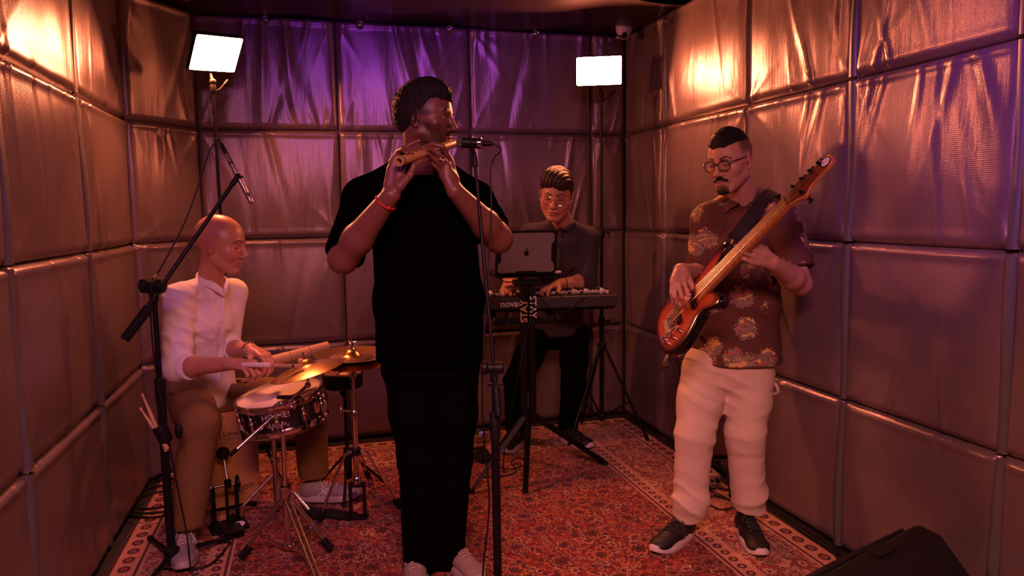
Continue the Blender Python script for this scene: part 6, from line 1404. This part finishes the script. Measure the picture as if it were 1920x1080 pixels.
for i in range(9):
    q = Kp(kw*.2+kw*.075*i, .05, .003); MB().lathe(q, (0, 0, 1), [(.008, 0), (.008, .012), (.006, .015)], 14).build('dial', M_BLACKP, t)
for a in (kw-.04, kw-.075): MB().lathe(Kp(a, .05, .003), (0, 0, 1), [(.008, 0), (.008, .016), (.006, .018)], 14).build('dial', M_KEYW, t)
lettering('print', 'novation', .050, a_(968, 556, 3.655)*A3(1, 1, 0)+A3(0, 0, kz-.030)+kn*.010, kx, (0, 0, 1), M_WHITE, t, .0012, lift=.003)
for a in (kw-.16, kw-.14): MB().lathe(Kp(a, 0, -.030), kn, [(.004, 0), (.004, .003), (.0025, .003)], 10).build('socket', M_INK, t)
# stand: one column with the keyboard arms and the laptop tray
sb_ = at(1004, 830, Z=RT); sb_ = A3(sb_[0], 3.56, RT); cp = A3(a_(985, 560, 3.56)[0], 3.56, 0)
sb_[0] = cp[0]+.01
t = thing('keyboard_stand', 'black two-tier keyboard stand with white vertical lettering', 'stand', sb_)
ztop = lc[2]-.012; col0, col1 = A3(sb_[0], 3.56, .30), A3(sb_[0], 3.56, ztop-.02)
MB().box((col0+col1)/2-lx*.022, (.030, .05, col1[2]-col0[2]), Rk, .006).build('column', M_BLACK, t); MB().box((col0+col1)/2+lx*.022+A3(0, 0, 0), (.034, .05, col1[2]-col0[2]), Rk, .006).build('column', M_BLACK, t)
MB().box(lc-ln*.11-A3(0, 0, .008), (.30, .22, .010), Rl, .003).build('tray', M_BLACK, t)
MB().box(A3(sb_[0], 3.57, ztop-.025), (.14, .08, .03), Rk, .006).build('tray_bracket', M_BLACK, t)
for s_ in (-1, 1): MB().box(A3(sb_[0], 3.56, kz-.105)+kx*s_*.16-kn*.13, (.035, .30, .025), Rk, .005).build('arm', M_BLACK, t)
MB().box(A3(sb_[0], 3.56, kz-.115)-kn*.03, (.36, .04, .03), Rk, .005).build('crossbar', M_BLACK, t)
for (px, py) in ((985, 920), (884, 920), (1134, 868), (930, 842)):
    q = at(px, py, Z=RT+.012); s0 = A3(sb_[0], 3.56, .36); lg = MB().tube([s0, s0+(q-s0)*.97], [.019, .013], 4).build('leg', M_BLACK, t); MB().box(q, (.03, .03, .016), Rk, .004).build('rubber_foot', M_RUBBER, lg)
lc2 = A3(sb_[0], 3.56, kz-.055)
nf_ = kn
M_TAN = mat('tan_print', (.62, .42, .22), .6)
lettering('print', 'STAY', .050, lc2+lx*.024+nf_*.030+A3(0, 0, .02), A3(0, 0, -1), lx, M_WHITE, t, .001); lettering('print', 'STAY', .050, lc2-lx*.022+nf_*.030+A3(0, 0, -.0), A3(0, 0, 1), -lx, M_TAN, t, .001)
# adaptor, cables round the laptop
o = tag(MB().box(a_(1046, 510, 3.60), (.035, .02, .012), Rl, .003).build('cable_adapter', M_CAMW, None), 'small white adapter plugged into the laptop side', 'adapter')
cable('thin cable looping from the laptop down to the keyboard', [a_(1049, 511, 3.60), a_(1060, 520, 3.60), a_(1064, 538, 3.62), a_(1058, 550, 3.64), a_(1045, 552, 3.66)], .0022)
cable('black cable looping under the keyboard front panel', [a_(1010, 552, 3.56), a_(1030, 575, 3.55), a_(1060, 585, 3.56), a_(1085, 565, 3.58), a_(1100, 557, 3.62)], .003)
cable('black cable sagging under the left side of the laptop', [a_(930, 516, 3.60), a_(945, 528, 3.58), a_(965, 530, 3.55), a_(985, 540, 3.53), a_(1000, 570, 3.52), a_(985, 640, 3.5), a_(960, 760, 3.5), at(945, 885, Z=RT+.006), at(990, 893, Z=RT+.006)], .003)
# pedals by the keyboard stand
pq = at(905, 862, Z=RT); t = thing('sustain_pedal', 'black foot pedal on the rug beside the keyboard stand', 'pedal', pq)
MB().box(pq+A3(0, 0, .018), (.085, .13, .030), rz(.2), .006).build('base', M_BLACKP, t); MB().box(pq+A3(0, -.02, .045), (.075, .14, .010), rz(.2) @ rx(.25), .004).build('treadle', M_RUBBER, t)
pq = at(898, 826, Z=RT); t = thing('effects_pedal', 'small silver effects pedal with blue light behind the mic stand', 'pedal', pq)
MB().box(pq+A3(0, 0, .028), (.085, .13, .050), rz(.1), .006).build('case', M_STEEL, t)
for a in (-.022, .022): MB().lathe(pq+A3(a, .02, .053), (0, 0, 1), [(.009, 0), (.009, .012), (.007, .014)], 12).build('dial', M_BLACKP, t)
MB().lathe(pq+A3(0, -.04, .053), (0, 0, 1), [(.012, 0), (.010, .008), (.006, .012)], 14).build('footswitch', M_CHROME, t)
MB().ball(pq+A3(.015, -.015, .056), .004, 10).build('indicator', mat('blue_led', (.05, .08, .6), .3, emit=((.1, .15, 1.0), 4.0)), t)
cable('black cable looping over the rug beside the keyboard pedal', [at(925, 870, Z=RT+.006), at(955, 880, Z=RT+.005), at(985, 870, Z=RT+.005), at(975, 858, Z=RT+.005), at(958, 866, Z=RT+.005), at(968, 884, Z=RT+.005), at(940, 893, Z=RT+.005), at(900, 895, Z=RT+.005)], .003)
# ================================================================ floor monitor at the lower right
r1_, r2_ = at(1745, 990, Z=.36), at(1580, 1082, Z=.36); mx_ = nrm((r2_-r1_)*A3(1, 1, 0)); my_ = A3(mx_[1], -mx_[0], 0); my_ = my_ if my_[1] < 0 else -my_   # my_ towards the camera
ml = .56; mcn = r1_*A3(1, 1, 0)+mx_*ml/2
t = thing('floor_monitor', 'black wedge stage monitor in the lower right corner', 'speaker', mcn)
mcn[2] = 0
M_CAB = mat('black_cabinet_paint', (.008, .007, .008), .5, bump=.4, bscale=250)
sec = [(-.30, 0.0), (.16, 0.0), (.20, .05), (.135, .24), (.035, .35), (-.03, .36), (-.05, .35), (-.33, .10), (-.335, .03)]
MB().prism(sec, ml, mcn, my_, (0, 0, 1), .008).build('cabinet', M_CAB, t)
nb_ = nrm(A3(0, 0, 1)*.28-my_*.25); gc = mcn-my_*.19+A3(0, 0, .225)
MB().box(gc+nb_*.006, (ml-.06, .33, .010), np.stack([mx_, np.cross(nb_, mx_), nb_], 1), .003).build('grille', mat('grille_mesh', (.012, .012, .012), .6, .4, bump=.8, bscale=600), t)
for s_ in (-1, 1): MB().tube(spline([mcn+mx_*s_*.05+my_*.155+A3(0, 0, .20), mcn+mx_*s_*.05+my_*.175+A3(0, 0, .205), mcn+mx_*s_*.05+my_*.19+A3(0, 0, .14), mcn+mx_*s_*.05+my_*.172+A3(0, 0, .13)], 4), .006, 8).build('handle', M_STEEL, t)
MB().box(mcn-my_*.02+A3(0, 0, .3605), (.10, .05, .003), np.stack([mx_, my_, np.cross(mx_, my_)], 1)).build('pole_plate', M_STEEL if False else M_BLACKP, t)
# ================================================================ things behind the bass player
gs = at(1345, 905, Z=RT)
t = thing('guitar_stand', 'low black tubular guitar stand behind the bass player legs', 'stand', gs)
pts = [at(1312, 870, Z=RT+.012), a_(1316, 858, 3.12), a_(1364, 857, 3.10), a_(1372, 868, 3.06), a_(1378, 925, 2.94), at(1389, 950, Z=RT+.012)]
MB().tube(spline(pts, 5), .011, 10).build('frame_tube', M_BLACK, t)
pts = [at(1312, 905, Z=RT+.012), a_(1318, 868, 3.10), a_(1352, 870, 3.06), a_(1364, 885, 3.0), at(1372, 935, Z=RT+.012)]
MB().tube(spline(pts, 5), .010, 10).build('frame_tube', M_BLACK, t)
for q in (at(1312, 870, Z=RT+.012), at(1389, 950, Z=RT+.012)): MB().ball(q, .0135).build('rubber_foot', M_RUBBER, t)
pq = at(1332, 912, Z=RT); t = thing('preamp_box', 'small cream preamp pedal on the rug between the bass player legs', 'pedal', pq)
M_CRM = mat('cream_enamel', (.50, .38, .24), .45)
MB().box(pq+A3(0, .04, .034), (.115, .10, .058), rz(-.15), .006).build('case', M_CRM, t)
for a, r_, m_ in ((.028, .011, M_BLACKP), (.0, .006, M_BLACKP), (-.028, .007, M_CHROME)):
    MB().lathe(pq+A3(a, -.012+a*-.15, .036), (-.15, -1, 0), [(r_, -.006), (r_, .010), (r_*.7, .012)], 14).build('dial', m_, t)
MB().box(pq+A3(.0, .05, .068), (.05, .06, .010), rz(-.15), .003).build('footswitch_plate', M_BLACKP, t)
fc_ = lambda l, pp, r=.0038: cable(l, [at(x, y, Z=RT+.004+r) for x, y in pp], r)
fc_('black cable tangled on the rug between the bass player shoes', [(1322, 905), (1340, 925), (1365, 935), (1375, 950), (1350, 955), (1322, 940), (1335, 930), (1370, 938)])
fc_('black cable lying in front of the cream preamp pedal', [(1318, 922), (1345, 915), (1370, 918), (1380, 910), (1372, 900)])
fc_('black cable running along the right wall to the monitor', [(1438, 950), (1470, 972), (1510, 1000), (1550, 1025), (1572, 1048), (1576, 1075), (1560, 1110)], .006)
fc_('second black cable running beside the right wall edge', [(1442, 945), (1480, 972), (1530, 1005), (1568, 1030), (1584, 1055), (1582, 1090)], .005)
# coiled cable on the left
for i in range(3):
    pts = []
    for k in range(19):
        a = 2*math.pi*k/18*1.35+i*1.1; c0_ = at(300+6*i, 925+9*i, Z=RT+.006+.009*i); pts.append(c0_+A3((.15+.012*i)*math.cos(a), (.20-.015*i)*math.sin(a), .003*k/18))
    cable(('lowest', 'middle', 'topmost')[i]+' loop of coiled black cable by the left wall', pts, .0055, 4, group='coiled cables by the left wall')
